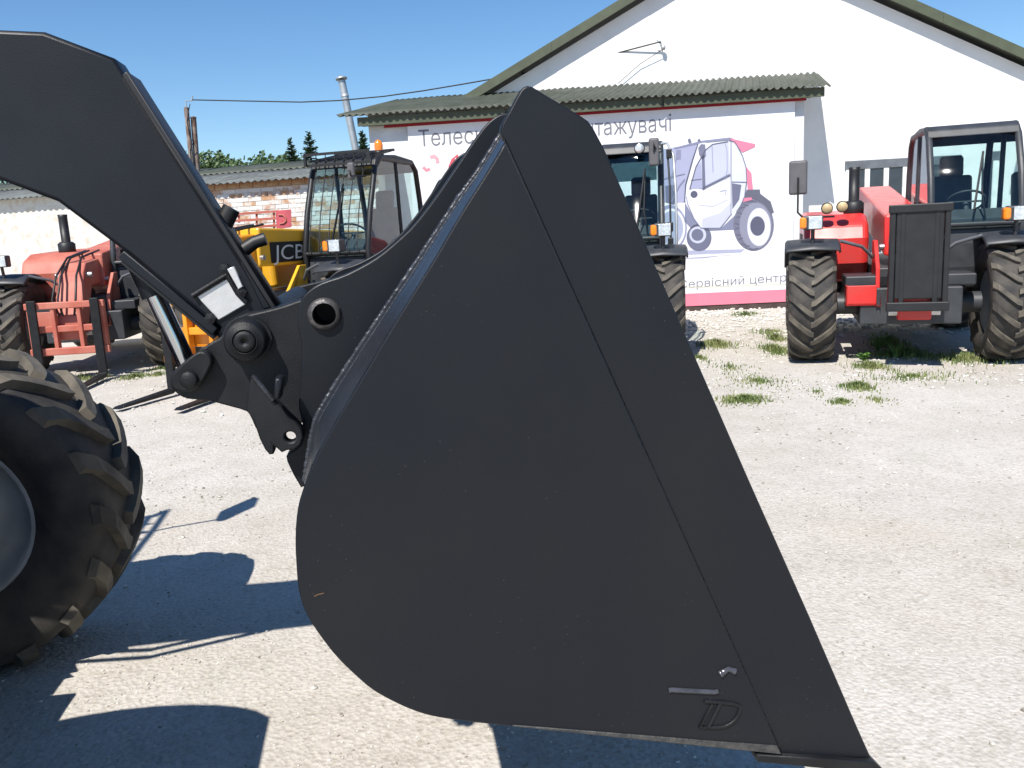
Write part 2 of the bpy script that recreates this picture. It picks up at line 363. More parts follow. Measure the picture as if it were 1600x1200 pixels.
MB().box((0, 0, 0), (1, 1, 1), Matrix.Translation(bw_(ws0 - .06, MW - .09, wz0 - .08)) @ Matrix((( BA.x * (wS + .12), BN.x * .1, 0, 0), (BA.y * (wS + .12), BN.y * .1, 0, 0), (0, 0, .07, 0), (0, 0, 0, 1)))).build('sill', M['winwhite'], win)
for o in win.children:                      # these were given in world space
    for v in o.data.vertices: v.co = wk.matrix_basis.inverted() @ v.co

# ---- annex with the corrugated lean-to roof
aL = bsz(577, 215, AWN)[0]; aR = bsz(1252, 300, AWN)[0] + .03
eL = bsz(526, 181, 0); eR = bsz(1295, 134, 0); zEv = (eL[1] + eR[1]) / 2
tL = bsz(622, 157, MW); tR = bsz(1275, 113, MW); zTp = (tL[1] + tR[1]) / 2
an = thing('annex', 'shallow grey-white annex with green corrugated lean-to roof on the workshop front', 'building', bw_((aL + aR) / 2, AWN, 0), math.atan2(BA.y, BA.x))
zr = zEv + (zTp - zEv) * (AWN / MW) - .03
q = [(AWN, -.2), (MW - .003, -.2), (MW - .003, zTp - .06), (AWN, zr)]
MB().prism([bw_(aL, n, z) for n, z in q], [bw_(aR, n, z) for n, z in q]).build('wall', M['annex'], an, world=True)
nsh = 9
for k in range(nsh):                         # corrugated sheets, each laid a little over its neighbour
    me_ = MB(); P = []
    f0, f1 = k / nsh, (k + 1) / nsh + .004
    cols = 7 * 8
    for j in range(7):
        tt = j / 6; row = []
        for i in range(cols + 1):
            f = f0 + (f1 - f0) * i / cols
            s_e = eL[0] + (eR[0] - eL[0]) * f; s_t = tL[0] + (tR[0] - tL[0]) * f
            s = s_e + (s_t - s_e) * tt
            z = zEv + .004 + (eR[1] - eL[1]) * (f - .5) * .6 + (zTp - zEv) * tt + .021 * math.sin((eL[0] + (eR[0] - eL[0]) * f) * 2 * math.pi / .122) + .006 * (k % 2) + .012 * noise.noise((s * 1.2, tt * 2, 3)) * (1 if tt < .95 else 1.6)
            row.append(bw_(s, MW * tt * .998 - .01 - .02 * rnd.random() * (j == 0) * 0, z))
        P.append(row)
    me_.grid(P); o = me_.build('roof_sheet', M['olive'], an, world=True)
    sd_ = o.modifiers.new('thick', 'SOLIDIFY'); sd_.thickness = .012
nb = 3
for k in range(nb):
    f0, f1 = k / nb + .003, (k + 1) / nb - .003
    a0 = eL[0] + .32 + (eR[0] - eL[0] - .34) * f0; a1 = eL[0] + .32 + (eR[0] - eL[0] - .34) * f1
    MB().prism([bw_(a0, .08, zEv - .175), bw_(a1, .08, zEv - .175), bw_(a1, .08, zEv - .022), bw_(a0, .08, zEv - .022)], [bw_(a0, .105, zEv - .175), bw_(a1, .105, zEv - .175), bw_(a1, .105, zEv - .022), bw_(a0, .105, zEv - .022)]).build('fascia_board', M['fascia'], an, world=True, bevel=.004)
MB().prism([bw_(aL - .1, .106, zEv - .16), bw_(aR + .1, .106, zEv - .16), bw_(aR + .1, .106, zEv - .14), bw_(aL - .1, .106, zEv - .14)], [bw_(aL - .1, AWN, zEv - .16), bw_(aR + .1, AWN, zEv - .16), bw_(aR + .1, AWN, zEv - .14), bw_(aL - .1, AWN, zEv - .14)]).build('soffit', M['fascia'], an, world=True)

# ---- the banner
PN = AWN - .05
bn = thing('advertising_banner', 'large faded banner with grey Cyrillic lettering and a printed telehandler on the annex', 'banner', bw_(4, PN, 0), math.atan2(BA.y, BA.x))
def pm(name, col): return mat(name, col, .6, 0, .03, 3)
b00 = bsz(640, 500, PN); b01 = bsz(636, 193, PN); b11 = bsz(1250, 154, PN); b10 = bsz(1231, 470, PN)
pL = b01[0]; pR = (b11[0] + b10[0]) / 2; pT = zEv - .2; pB = b10[1]
row_n = 14; P = []
for j in range(11):
    z = pT + (pB - pT) * j / 10
    P.append([bw_(pL + (pR - pL) * i / 40, PN - .0015 * noise.noise((i * .3, j * .5, 2)) , z) for i in range(41)])
sheet = MB().grid(P).build('banner_sheet', pm('faded_banner_vinyl', (.80, .80, .82)), bn, world=True)
PF = PN - .004
def bp_(px, py, n=PF):
    p = on_plane(px, py, E0 + BN * n, BN); return p
def print_poly(name, pts, col, layer=0, conv=lambda a, b: (900 + a / 4.706, 180 + b / 4.706)):
    n = PF - .0012 * layer
    lo = [bp_(*conv(a, b), n) for a, b in pts]; d = BN * .0006
    return MB().prism(lo, [p + d for p in lo]).build(name, PC(col), bn, world=True)
_pc = {}
def PC(c):
    if c not in _pc: _pc[c] = pm('print_ink_%02d' % len(_pc), tuple((lambda l: l * (.38 + .42 * l ** 2))(((x * .72 + (sum(c) / 3 if max(c) - min(c) < 60 else x) * .28) / 255) ** 2.2) for x in c))
    return _pc[c]
def ell(cx, cy, rx, ry, n=30): return [(cx + rx * math.cos(2 * math.pi * k / n), cy + ry * math.sin(2 * math.pi * k / n)) for k in range(n)]
LAV, LAV2, GRY, WHT, PNK, DKG = (206, 208, 234), (226, 229, 245), (150, 154, 186), (250, 250, 254), (250, 176, 200), (126, 130, 162)
print_poly('printed_shadow', [(560, 1000), (1240, 985), (1210, 1012), (950, 1050), (560, 1065)], (208, 212, 234), 0)
print_poly('printed_swoosh', [(560, 1040), (1250, 1010), (1240, 1022), (560, 1066)], WHT, 1)
print_poly('printed_wheel', ell(905, 900, 92, 100), GRY, 0)
print_poly('printed_rim', ell(895, 880, 62, 62), LAV2, 1); print_poly('printed_hub', ell(893, 880, 44, 44), GRY, 2)
print_poly('printed_wheel', ell(690, 830, 125, 170), (186, 192, 222), 0)
print_poly('printed_rim', ell(700, 830, 104, 145), WHT, 1); print_poly('printed_hub', ell(700, 830, 88, 126), (204, 212, 234), 2)
print_poly('printed_chassis', [(800, 640), (880, 780), (930, 838), (1060, 838), (1190, 715), (1190, 840), (1000, 850), (860, 850), (800, 780)], (172, 177, 208), 0)
print_poly('printed_wheel', ell(1306, 808, 150, 190), (158, 160, 186), 1)
print_poly('printed_tread', ell(1320, 812, 118, 170), (184, 186, 208), 2)
print_poly('printed_rim', ell(1345, 822, 86, 140), (240, 241, 250), 3); print_poly('printed_hub', ell(1335, 815, 54, 72), DKG, 4)
print_poly('printed_fender', [(1240, 600), (1255, 548), (1352, 545), (1356, 578), (1432, 635), (1456, 715), (1436, 722), (1385, 650), (1300, 612), (1245, 640)], (140, 142, 166), 4)
print_poly('printed_cab_front', [(640, 250), (720, 236), (930, 196), (880, 330), (808, 520), (800, 640), (640, 640)], LAV, 0)
print_poly('printed_mirror', [(735, 258), (772, 252), (772, 325), (735, 330)], (178, 180, 212), 1)
print_poly('printed_seat', [(655, 520), (720, 512), (740, 600), (720, 660), (660, 640)], GRY, 1)
print_poly('printed_rear_body', [(1125, 190), (1170, 190), (1222, 290), (1252, 380), (1258, 480), (1242, 600), (1200, 690), (1140, 725)], (238, 240, 250), 0)
print_poly('printed_frame', [(905, 196), (955, 195), (930, 270), (858, 470), (832, 600), (800, 640), (808, 520), (860, 340)], WHT, 2)
print_poly('printed_frame_edge', [(898, 198), (906, 197), (862, 335), (812, 515), (802, 640), (794, 640), (802, 510), (852, 330)], DKG, 3)
print_poly('printed_door', [(806, 602), (850, 545), (900, 540), (930, 560), (1142, 476), (1145, 722), (1060, 832), (920, 832), (868, 760), (812, 650)], (248, 248, 253), 3)
print_poly('printed_door_window', [(838, 530), (882, 370), (952, 250), (1004, 212), (1122, 192), (1132, 430), (935, 528), (905, 538)], LAV2, 3)
print_poly('printed_quarter_window', [(836, 545), (880, 385), (920, 345), (930, 540), (905, 540)], LAV, 4)
print_poly('printed_pillar', [(925, 300), (945, 290), (952, 540), (930, 552)], GRY, 5)
print_poly('printed_mirror', [(898, 240), (920, 212), (950, 215), (956, 300), (930, 330), (905, 290)], (160, 164, 194), 5)
print_poly('printed_porthole', ell(868, 582, 26, 26), DKG, 5)
print_poly('printed_sill_line', [(935, 530), (1134, 432), (1136, 446), (935, 546)], GRY, 5)
print_poly('printed_step_shade', [(930, 760), (1060, 720), (1140, 640), (1142, 722), (1060, 830), (922, 830)], (228, 230, 244), 4)
print_poly('printed_grille', [(1146, 500), (1216, 512), (1200, 620), (1150, 690)], GRY, 3)
print_poly('printed_roof', [(720, 238), (930, 186), (1130, 163), (1160, 172), (1130, 182), (935, 202), (722, 250)], (178, 182, 212), 4)
print_poly('printed_spoiler', [(1125, 168), (1318, 212), (1316, 232), (1224, 274), (1180, 220)], PNK, 4)
print_poly('printed_tail_lamp', [(1243, 368), (1290, 425), (1302, 545), (1262, 552), (1256, 440)], PNK, 3)
print_poly('printed_tail_lamp', [(1228, 610), (1290, 604), (1296, 622), (1222, 640)], PNK, 5)
print_poly('printed_lamp', [(820, 180), (838, 168), (850, 196), (830, 206)], GRY, 5)
print_poly('printed_lamp', [(892, 180), (912, 172), (918, 192), (898, 200)], GRY, 5)
idc = lambda a, b: (a, b)
def pline(name, pts, wdt, col, layer=6):
    L = []; Rr = []
    for i, (a, b) in enumerate(pts):
        p = pts[max(i - 1, 0)]; qn = pts[min(i + 1, len(pts) - 1)]; dx, dy = qn[0] - p[0], qn[1] - p[1]; l = math.hypot(dx, dy)
        L.append((a - dy / l * wdt / 2, b + dx / l * wdt / 2)); Rr.append((a + dy / l * wdt / 2, b - dx / l * wdt / 2))
    return print_poly(name, L + Rr[::-1], col, layer)
pline('printed_outline', [(1125, 186), (1170, 196), (1222, 292), (1250, 380), (1256, 480), (1240, 600), (1200, 690)], 7, GRY)
pline('printed_outline', [(1095, 200), (1110, 260), (1112, 400), (1100, 470)], 5, (188, 192, 220))
pline('printed_outline', [(1140, 190), (1140, 720)], 5, GRY)
pline('printed_outline', [(812, 600), (820, 650), (868, 760), (920, 830), (1060, 830), (1145, 724)], 6, (170, 174, 206))
pline('printed_outline', [(836, 545), (882, 380), (952, 256), (1004, 214), (1120, 194)], 8, DKG)
pline('printed_outline', [(1000, 220), (1008, 420)], 7, (196, 200, 226))
pline('printed_outline', [(846, 480), (925, 470)], 8, GRY)
pline('printed_outline', [(640, 470), (800, 430)], 7, (180, 184, 214)); pline('printed_outline', [(700, 640), (760, 520), (800, 470)], 9, (176, 180, 212)); pline('printed_outline', [(740, 300), (700, 470), (720, 560)], 6, (186, 190, 218))
pline('printed_outline', [(1060, 560), (1105, 552), (1100, 585)], 6, (176, 180, 208))
pline('printed_outline', [(1145, 490), (1250, 492)], 5, GRY)
pline('printed_outline', [(900, 660), (1010, 670), (1120, 620)], 5, (226, 228, 242))
for k in range(14):
    a = math.pi * (.5 + k / 14 * 1.05); cx, cy = 1306 + 138 * math.cos(a), 808 - 178 * math.sin(a) * -1
    pline('printed_lug', [(cx, cy), (cx + 34, cy + (10 if k % 2 else -8))], 9, (136, 140, 170), 3)
print_poly('red_top_band', [(600, 191), (1260, 149), (1260, 157), (600, 200)], (205, 45, 75), 0, idc)
print_poly('pink_bottom_band', [(1000, 462), (1232, 452), (1232, 471), (1000, 482)], (246, 176, 196), 0, idc)
print_poly('yellow_line', [(1000, 451), (1232, 443), (1232, 444.4), (1000, 452.6)], (240, 240, 220), 0, idc)
# remains of faded red letters
def stroke(name, pts, wdt, col):
    L = []; Rr = []
    for i, (a, b) in enumerate(pts):
        p = pts[max(i - 1, 0)]; qn = pts[min(i + 1, len(pts) - 1)]; dx, dy = qn[0] - p[0], qn[1] - p[1]; l = math.hypot(dx, dy)
        L.append((a - dy / l * wdt / 2, b + dx / l * wdt / 2)); Rr.append((a + dy / l * wdt / 2, b - dx / l * wdt / 2))
    return print_poly(name, L + Rr[::-1], col, 0, idc)
stroke('faded_letter', [(672, 246), (678, 244), (683, 248), (684, 255)], 6, (250, 205, 212))
stroke('faded_letter', [(661, 261), (666, 266), (672, 264)], 5, (250, 190, 200))
stroke('faded_letter', [(703, 262), (708, 250), (713, 243), (722, 262)], 6, (240, 130, 145))
# lettering
def line_text(name, body, p0, p1, cap, col, bold=0):
    """p0, p1: picture points of the two baseline ends; cap: letter height in picture pixels"""
    A = bp_(*p0); Bq = bp_(*p1); up = bp_(p0[0], p0[1] - cap) - A; up = Vector((0, 0, up.length / .73))
    return text_mesh(name, body, 1.0, PC(col), bn, lambda t: A + (Bq - A) * t[0] + up * t[1] - BN * (t[2] * .3), bold=0)
line_text('lettering', 'Телескопічні', (655, 229), (842, 217.5), 26, (166, 168, 178), .012)
line_text('lettering', 'навантажувачі', (853, 217), (1049, 204.5), 26, (166, 168, 178), .012)
line_text('lettering', 'Сервісний', (1061, 451), (1163, 444), 13, (176, 178, 192), .02)
line_text('lettering', 'центр', (1172, 443.5), (1229, 439.5), 13, (176, 178, 192), .02)
# dark strip added in place of the shadowy gap under the banner
MB().prism([bw_(pL, AWN - .04, -.1), bw_(pR, AWN - .04, -.1), bw_(pR, AWN - .04, pB + .03), bw_(pL, AWN - .04, pB + .03)], [bw_(pL, AWN - .003, -.1), bw_(pR, AWN - .003, -.1), bw_(pR, AWN - .003, pB + .03), bw_(pL, AWN - .003, pB + .03)]).build('gap_strip', mat('dark_gap_fill', (.07, .05, .045), .9, 0, .3, 5), an, world=True)

# ---- low whitewashed brick shed on the left
K0 = atY(320, 288, 15.7); K1 = atY(490, 276, 15.1); KZ = (K0.z + K1.z) / 2
K0.z = K1.z = 0
KA = (K1 - K0).normalized(); KN = Vector((-KA.y, KA.x, 0))
def kw(s, n, z): return K0 + KA * s + KN * n + Vector((0, 0, z))
kL, kR = -9.0, (on_plane(592, 300, K0, KN) - K0).dot(KA)
sh = thing('brick_shed', 'low shed of peeling whitewashed brick with a shallow grey sheet roof', 'building', kw(0, 0, 0), math.atan2(KA.y, KA.x))
def brick_mat():
    m = bpy.data.materials.new('whitewashed_brick'); m.use_nodes = True; t = m.node_tree; b = t.nodes['Principled BSDF']; b.inputs['Roughness'].default_value = .9
    tc = t.nodes.new('ShaderNodeTexCoord'); oi = t.nodes.new('ShaderNodeObjectInfo'); ge = t.nodes.new('ShaderNodeNewGeometry')
    n = t.nodes.new('ShaderNodeTexNoise'); n.inputs['Scale'].default_value = 6.5; n.inputs['Detail'].default_value = 7; n.inputs['Roughness'].default_value = .65; t.links.new(ge.outputs['Position'], n.inputs['Vector'])
    ad = t.nodes.new('ShaderNodeMath'); ad.operation = 'MULTIPLY_ADD'; ad.inputs[1].default_value = .45; t.links.new(oi.outputs['Random'], ad.inputs[0]); t.links.new(n.outputs['Fac'], ad.inputs[2])
    r = t.nodes.new('ShaderNodeValToRGB'); r.color_ramp.elements[0].position = .68; r.color_ramp.elements[1].position = .90
    t.links.new(ad.outputs[0], r.inputs['Fac'])
    mx = t.nodes.new('ShaderNodeMixRGB'); mx.inputs[1].default_value = (.72, .70, .66, 1)
    mb = t.nodes.new('ShaderNodeMixRGB'); mb.inputs[1].default_value = (.36, .15, .07, 1); mb.inputs[2].default_value = (.50, .30, .17, 1); t.links.new(oi.outputs['Random'], mb.inputs[0])
    t.links.new(r.outputs[0], mx.inputs[0]); t.links.new(mb.outputs[0], mx.inputs[2]); t.links.new(mx.outputs[0], b.inputs['Base Color'])
    bp = t.nodes.new('ShaderNodeBump'); bp.inputs['Strength'].default_value = .4; bp.inputs['Distance'].default_value = .01
    n2 = t.nodes.new('ShaderNodeTexNoise'); n2.inputs['Scale'].default_value = 45; t.links.new(tc.outputs['Object'], n2.inputs['Vector']); t.links.new(n2.outputs['Fac'], bp.inputs['Height']); t.links.new(bp.outputs[0], b.inputs['Normal'])
    return m
def raw_brick():
    m = mat('bare_brick', (.40, .19, .08), .9, 0, .2, 7, .4, 50, col2=(.55, .36, .2)); return m
M['mortar'] = mat('limewash_mortar', (.62, .60, .55), .95, 0, .15, 6, .4, 40, col2=(.50, .40, .31), lo=.5, hi=.75)
q = [(0.0, -.2), (.3, -.2), (.3, KZ), (.0, KZ)]
MB().prism([kw(kL, n, z) for n, z in q], [kw(kR, n, z) for n, z in q]).build('wall', M['mortar'], sh, world=True)
BMAT = brick_mat(); RMAT = raw_brick()
bmesh_b = {}
def brick(s0, s1, z0, z1, proud, m, key):
    if (key, m.name) not in bmesh_b:
        L, H = s1 - s0, z1 - z0
        mbq = MB().box((-L / 2, -.006, -H / 2), (L / 2, .03, H / 2)); bmesh_b[(key, m.name)] = mbq.mesh('brick', m)
    o = bpy.data.objects.new('brick', bmesh_b[(key, m.name)]); COL.objects.link(o); o.parent = sh
    c = sh.matrix_basis.inverted() @ kw((s0 + s1) / 2, -proud, (z0 + z1) / 2)
    o.location = c; o.rotation_euler = (rnd.uniform(-.02, .02), rnd.uniform(-.012, .012), rnd.uniform(-.02, .02))
z = KZ - .012; course = 0; nbk = 0
sv0 = (on_plane(300, 300, K0, KN) - K0).dot(KA)
while nbk < 285:
    h = .105 if course == 0 else .067; gap = .012; L = .25
    s = sv0 - (.13 if course % 2 else 0)
    while s < kR - .05 and nbk < 292:
        e = min(s + L, kR)
        if e - s > .1:
            if course == 0: brick(s, e, z - h, z, .05, RMAT, (0, round(e - s, 2)))
            else: brick(s, e, z - h, z, rnd.uniform(-.002, .008), BMAT, (1, round(e - s, 2)))
            nbk += 1
        s += L + gap
    z -= h + gap; course += 1
# shed roof: two rows of sheets
zt = KZ + .55; dpt = 3.2
for rw, (t0, t1, m_) in enumerate(((-.06, .52, M['slate']), (.5, 1.0, M['olive']))):
    for k in range(8):
        f0 = kL - .2 + (kR - kL + .25) * k / 8; f1 = kL - .2 + (kR - kL + .25) * (k + 1) / 8 + .04
        P = [[kw(f0 + (f1 - f0) * i / 48, dpt * (t0 + (t1 - t0) * j / 3), KZ + .02 + .03 * rw + (zt - KZ) * (t0 + (t1 - t0) * j / 3) + .018 * math.sin((f0 + (f1 - f0) * i / 48) * 2 * math.pi / .14) + .004 * (k % 2)) for i in range(49)] for j in range(4)]
        o = MB().grid(P).build('roof_sheet', m_, sh, world=True); sdm = o.modifiers.new('thick', 'SOLIDIFY'); sdm.thickness = .014
MB().prism([kw(kL, .3, -.2), kw(kL, 5.8, -.2), kw(kL, 5.8, KZ), kw(kL, dpt, zt - .05), kw(kL, .3, KZ)], [kw(kL + .3, .3, -.2), kw(kL + .3, 5.8, -.2), kw(kL + .3, 5.8, KZ), kw(kL + .3, dpt, zt - .05), kw(kL + .3, .3, KZ)]).build('end_wall', M['mortar'], sh, world=True)
MB().prism([kw(kL - .2, dpt, zt), kw(kR, dpt, zt), kw(kR, 6.0, KZ), kw(kL - .2, 6.0, KZ)], [kw(kL - .2, dpt, zt + .02), kw(kR, dpt, zt + .02), kw(kR, 6.0, KZ + .02), kw(kL - .2, 6.0, KZ + .02)]).build('roof_back', M['olive'], sh, world=True)

# ---- rusty pipe posts, chimney, cable
M['rust'] = mat('rusty_pipe', (.15, .085, .06), .8, 0, .3, 7, .3, 40, col2=(.30, .25, .22))
def rod(px0, py0, px1, py1, Y, r, z_to=0):
    a = atY(px0, py0, Y); b = atY(px1, py1, Y); d = (b - a); t = (z_to - a.z) / d.z
    return a, a + d * t, r
a, b, r = rod(291, 168, 300, 262, 18.5, .05); post = thing('rusty_post', 'thin rusty post carrying the cable, left of the pair behind the shed', 'post', b, 0, 'rusty posts behind the shed')
MB().tube([b, a], .05, 10).build('pole', M['rust'], post, world=True)
top = atY(290, 158, 18.5)
MB().tube([a - Vector((0, 0, .3)), top, atY(300, 157, 18.5), atY(301, 150, 18.5)], .014, 6).build('cable_hook', M['galv'], post, world=True)
MB().tube([atY(297, 162, 18.45), atY(292, 190, 18.45), atY(297, 215, 18.45), atY(302, 222, 18.45), atY(297, 234, 18.45), atY(299, 255, 18.45)], .008, 6).build('loose_wire', M['black'], post, world=True)
a, b, r = rod(302, 183, 308, 262, 18.6, .06)
p2 = thing('rusty_post', 'shorter thick rusty post, right of the pair behind the shed', 'post', b, 0, 'rusty posts behind the shed')
MB().tube([b, a], .058, 10).build('pole', M['rust'], p2, world=True)
MB().lathe([(0, 0), (0, .064), (.03, .066), (.05, .0)], a - Vector((0, 0, .03)), (0, 0, 1), 12).build('cap', M['rust'], p2, world=True)
a, b, r = rod(534, 126, 560, 255, 19.5, .08)
ch = thing('flue_pipe', 'tall leaning galvanised flue pipe with a flat cap rising behind the shed', 'chimney', b)
MB().tube([b, a], .082, 16).build('pipe', M['galv'], ch, world=True)
d = (a - b).normalized()
MB().lathe([(-.1, .05), (.05, .05), (.05, .1), (.02, .13), (.06, .13), (.1, .05), (.11, 0)], a, d, 16).build('cap', M['galv'], ch, world=True)
MB().lathe([(-.35, .088), (-.3, .09), (-.3, .083)], a, d, 16).build('joint_ring', M['galv'], ch, world=True)
cps = [(300, 156), (368, 157.5), (470, 159.5), (530, 157), (600, 150.5), (660, 142), (720, 132), (800, 118), (880, 103), (960, 84), (1033, 65)]
pe = bw_(ins[0], MW - .13, ins[1]); ps = atY(300, 156, 18.5); cp = []
for i, (x, y) in enumerate(cps):
    f = (x - 300) / 733; Y = ps.y + (pe.y - ps.y) * f
    cp.append(atY(x, y, Y))
cab_ = MB().tube(cp, .013, 6).build('overhead_cable', M['black']); tag(cab_, 'thin dark overhead cable from the rusty post to the gable', 'cable')
dw = MB().tube([bw_(ins[0] + .03, MW - .1, ins[1] - .12), bw_(bsz(1000, 100, MW - .06)[0], MW - .06, bsz(1000, 100, MW - .06)[1]), bw_(bsz(965, 131, MW - .05)[0], MW - .05, bsz(965, 131, MW - .05)[1])], .006, 6).build('drop_wire', M['black'], wk, world=True)

# ---- red steel gate leaning on the shed
gt = thing('red_steel_gate', 'red steel gate frame with square end plate leaning against the brick shed', 'gate', ground_at(400, 520), 0)
GY = 14.55
def gp(px, py, d=0): return atY(px, py, GY + d)
for y0, y1 in ((336, 330), (346, 341), (357, 352), (378, 371)):
    MB().bar(gp(300, y0 + 3.5), gp(434, y1), .035, .04).build('rail', M['faded_red'], gt, world=True)
for x, ya, yb in ((362, 333, 378), (373, 333, 348), (401, 331, 376), (428, 330, 373)):
    MB().bar(gp(x, ya, .03), gp(x + .6, yb, .03), .03, .035, up=(0, 1, 0)).build('upright', M['faded_red'], gt, world=True)
M['pinkred'] = mat('sun_bleached_red', (.50, .09, .11), .6, 0, .15, 5)
pl_ = MB().prism([gp(431, 329, -.02), gp(455, 327, -.02), gp(455.5, 355, -.02), gp(432, 358, -.02)], [gp(431, 329, .02), gp(455, 327, .02), gp(455.5, 355, .02), gp(432, 358, .02)]).build('end_plate', M['pinkred'], gt, world=True, bevel=.006)
MB().tube([gp(435, 336, -.03), gp(442, 336, -.03), gp(446, 340, -.03), gp(447, 345, -.03), gp(443, 349, -.03), gp(437, 349.5, -.03)], .012, 6).build('handle', M['faded_red'], pl_).data.transform(gt.matrix_basis.inverted())
MB().prism([gp(414, 361, -.01), gp(430, 359, -.01), gp(430, 368, -.01), gp(416, 370, -.01)], [gp(414, 361, .02), gp(430, 359, .02), gp(430, 368, .02), gp(416, 370, .02)]).build('small_plate', M['pinkred'], gt, world=True)
MB().bar(gp(362, 376, .03), Vector((gp(362, 376).x, GY - .15, 0)), .03, .035).build('leg', M['faded_red'], gt, world=True)
MB().bar(gp(428, 372, .03), Vector((gp(428, 376).x, GY - .15, 0)), .03, .035).build('leg', M['faded_red'], gt, world=True)

# ================================================================== MACHINES
# shared wheel meshes: axle along local X, centre at origin
TR, TW = .62, .47
def wheel_meshes(R0=TR, W0=TW, name=''):
    t = MB(); h = W0 / 2; b = .045
    t.lathe([(-h * .72, R0 * .52), (-h * .95, R0 * .62), (-h * 1.02, R0 * .76), (-h * .98, R0 * .88), (-h * .86, R0 - b), (-h * .4, R0 - b * .82), (0, R0 - b * .75),
             (h * .4, R0 - b * .82), (h * .86, R0 - b), (h * .98, R0 * .88), (h * 1.02, R0 * .76), (h * .95, R0 * .62), (h * .72, R0 * .52)], (0, 0, 0), (1, 0, 0), 48)
    tyre = t.mesh('wheel', M['tyre'])
    l = MB(); NL = 17; step = 2 * math.pi / NL
    for side in (-1, 1):
        for k in range(NL):
            a0 = k * step + (step / 2 if side > 0 else 0)
            sec = []
            for j in range(7):
                u = -.06 + 1.06 * j / 6; x = side * u * h
                ang = a0 + .34 * max(u, 0) ** 1.15                 # sweeps round towards the shoulder
                wd = (.058 if j < 5 else .05 + .012 * (j - 4)) if j > 0 else .05
                rt = R0 - .012 * max(0, u - .55) / .45 * 1.2; rb = R0 - b - .03
                if j == 6: rt -= .03
                da = wd / R0 / 2
                # radial plane x = const; front and back of the lug
                def P(rr, aa, xx=x): return (xx, -rr * math.cos(aa), rr * math.sin(aa))
                sec.append([P(rb, ang - da * 1.25), P(rt, ang - da), P(rt, ang + da), P(rb, ang + da * 1.25)])
            vs = [p for s_ in sec for p in s_]
            fs = [(4 * i + c, 4 * i + c + 1, 4 * i + 5 + c, 4 * i + 4 + c) for i in range(6) for c in range(3)] + [(0, 1, 2, 3), (27, 26, 25, 24)]
            l.add(vs, fs)
    tread = l.mesh('tread', M['tread'])
    r = MB(); r.lathe([(-h * .7, R0 * .53), (-h * .74, R0 * .5), (-h * .3, R0 * .44), (-h * .22, R0 * .3), (-h * .34, R0 * .26), (-h * .4, R0 * .16), (-h * .44, 0)], (0, 0, 0), (1, 0, 0), 32)
    r.lathe([(h * .7, R0 * .53), (h * .74, R0 * .5), (h * .3, R0 * .44), (h * .22, R0 * .3), (h * .34, R0 * .26), (h * .4, R0 * .16), (h * .44, 0)], (0, 0, 0), (1, 0, 0), 32)
    for sd_ in (-1, 1):
        for k in range(8):
            a = k * math.pi / 4; r.lathe([(0, .016), (sd_ * .03, .016), (sd_ * .032, 0)], (sd_ * h * .33, R0 * .22 * math.cos(a), R0 * .22 * math.sin(a)), (1, 0, 0), 6, False)
    rim = r.mesh('rim', M['rim'])
    return tyre, tread, rim
WM = wheel_meshes()
def put_wheel(root, x, y, rot=0, yaw=0, R0=TR):
    wq = link('wheel', WM[0], root); wq.location = (x, y, TR - .012); wq.rotation_euler = (rot, 0, yaw)
    link('tread', WM[1], wq); link('rim', WM[2], wq); return wq

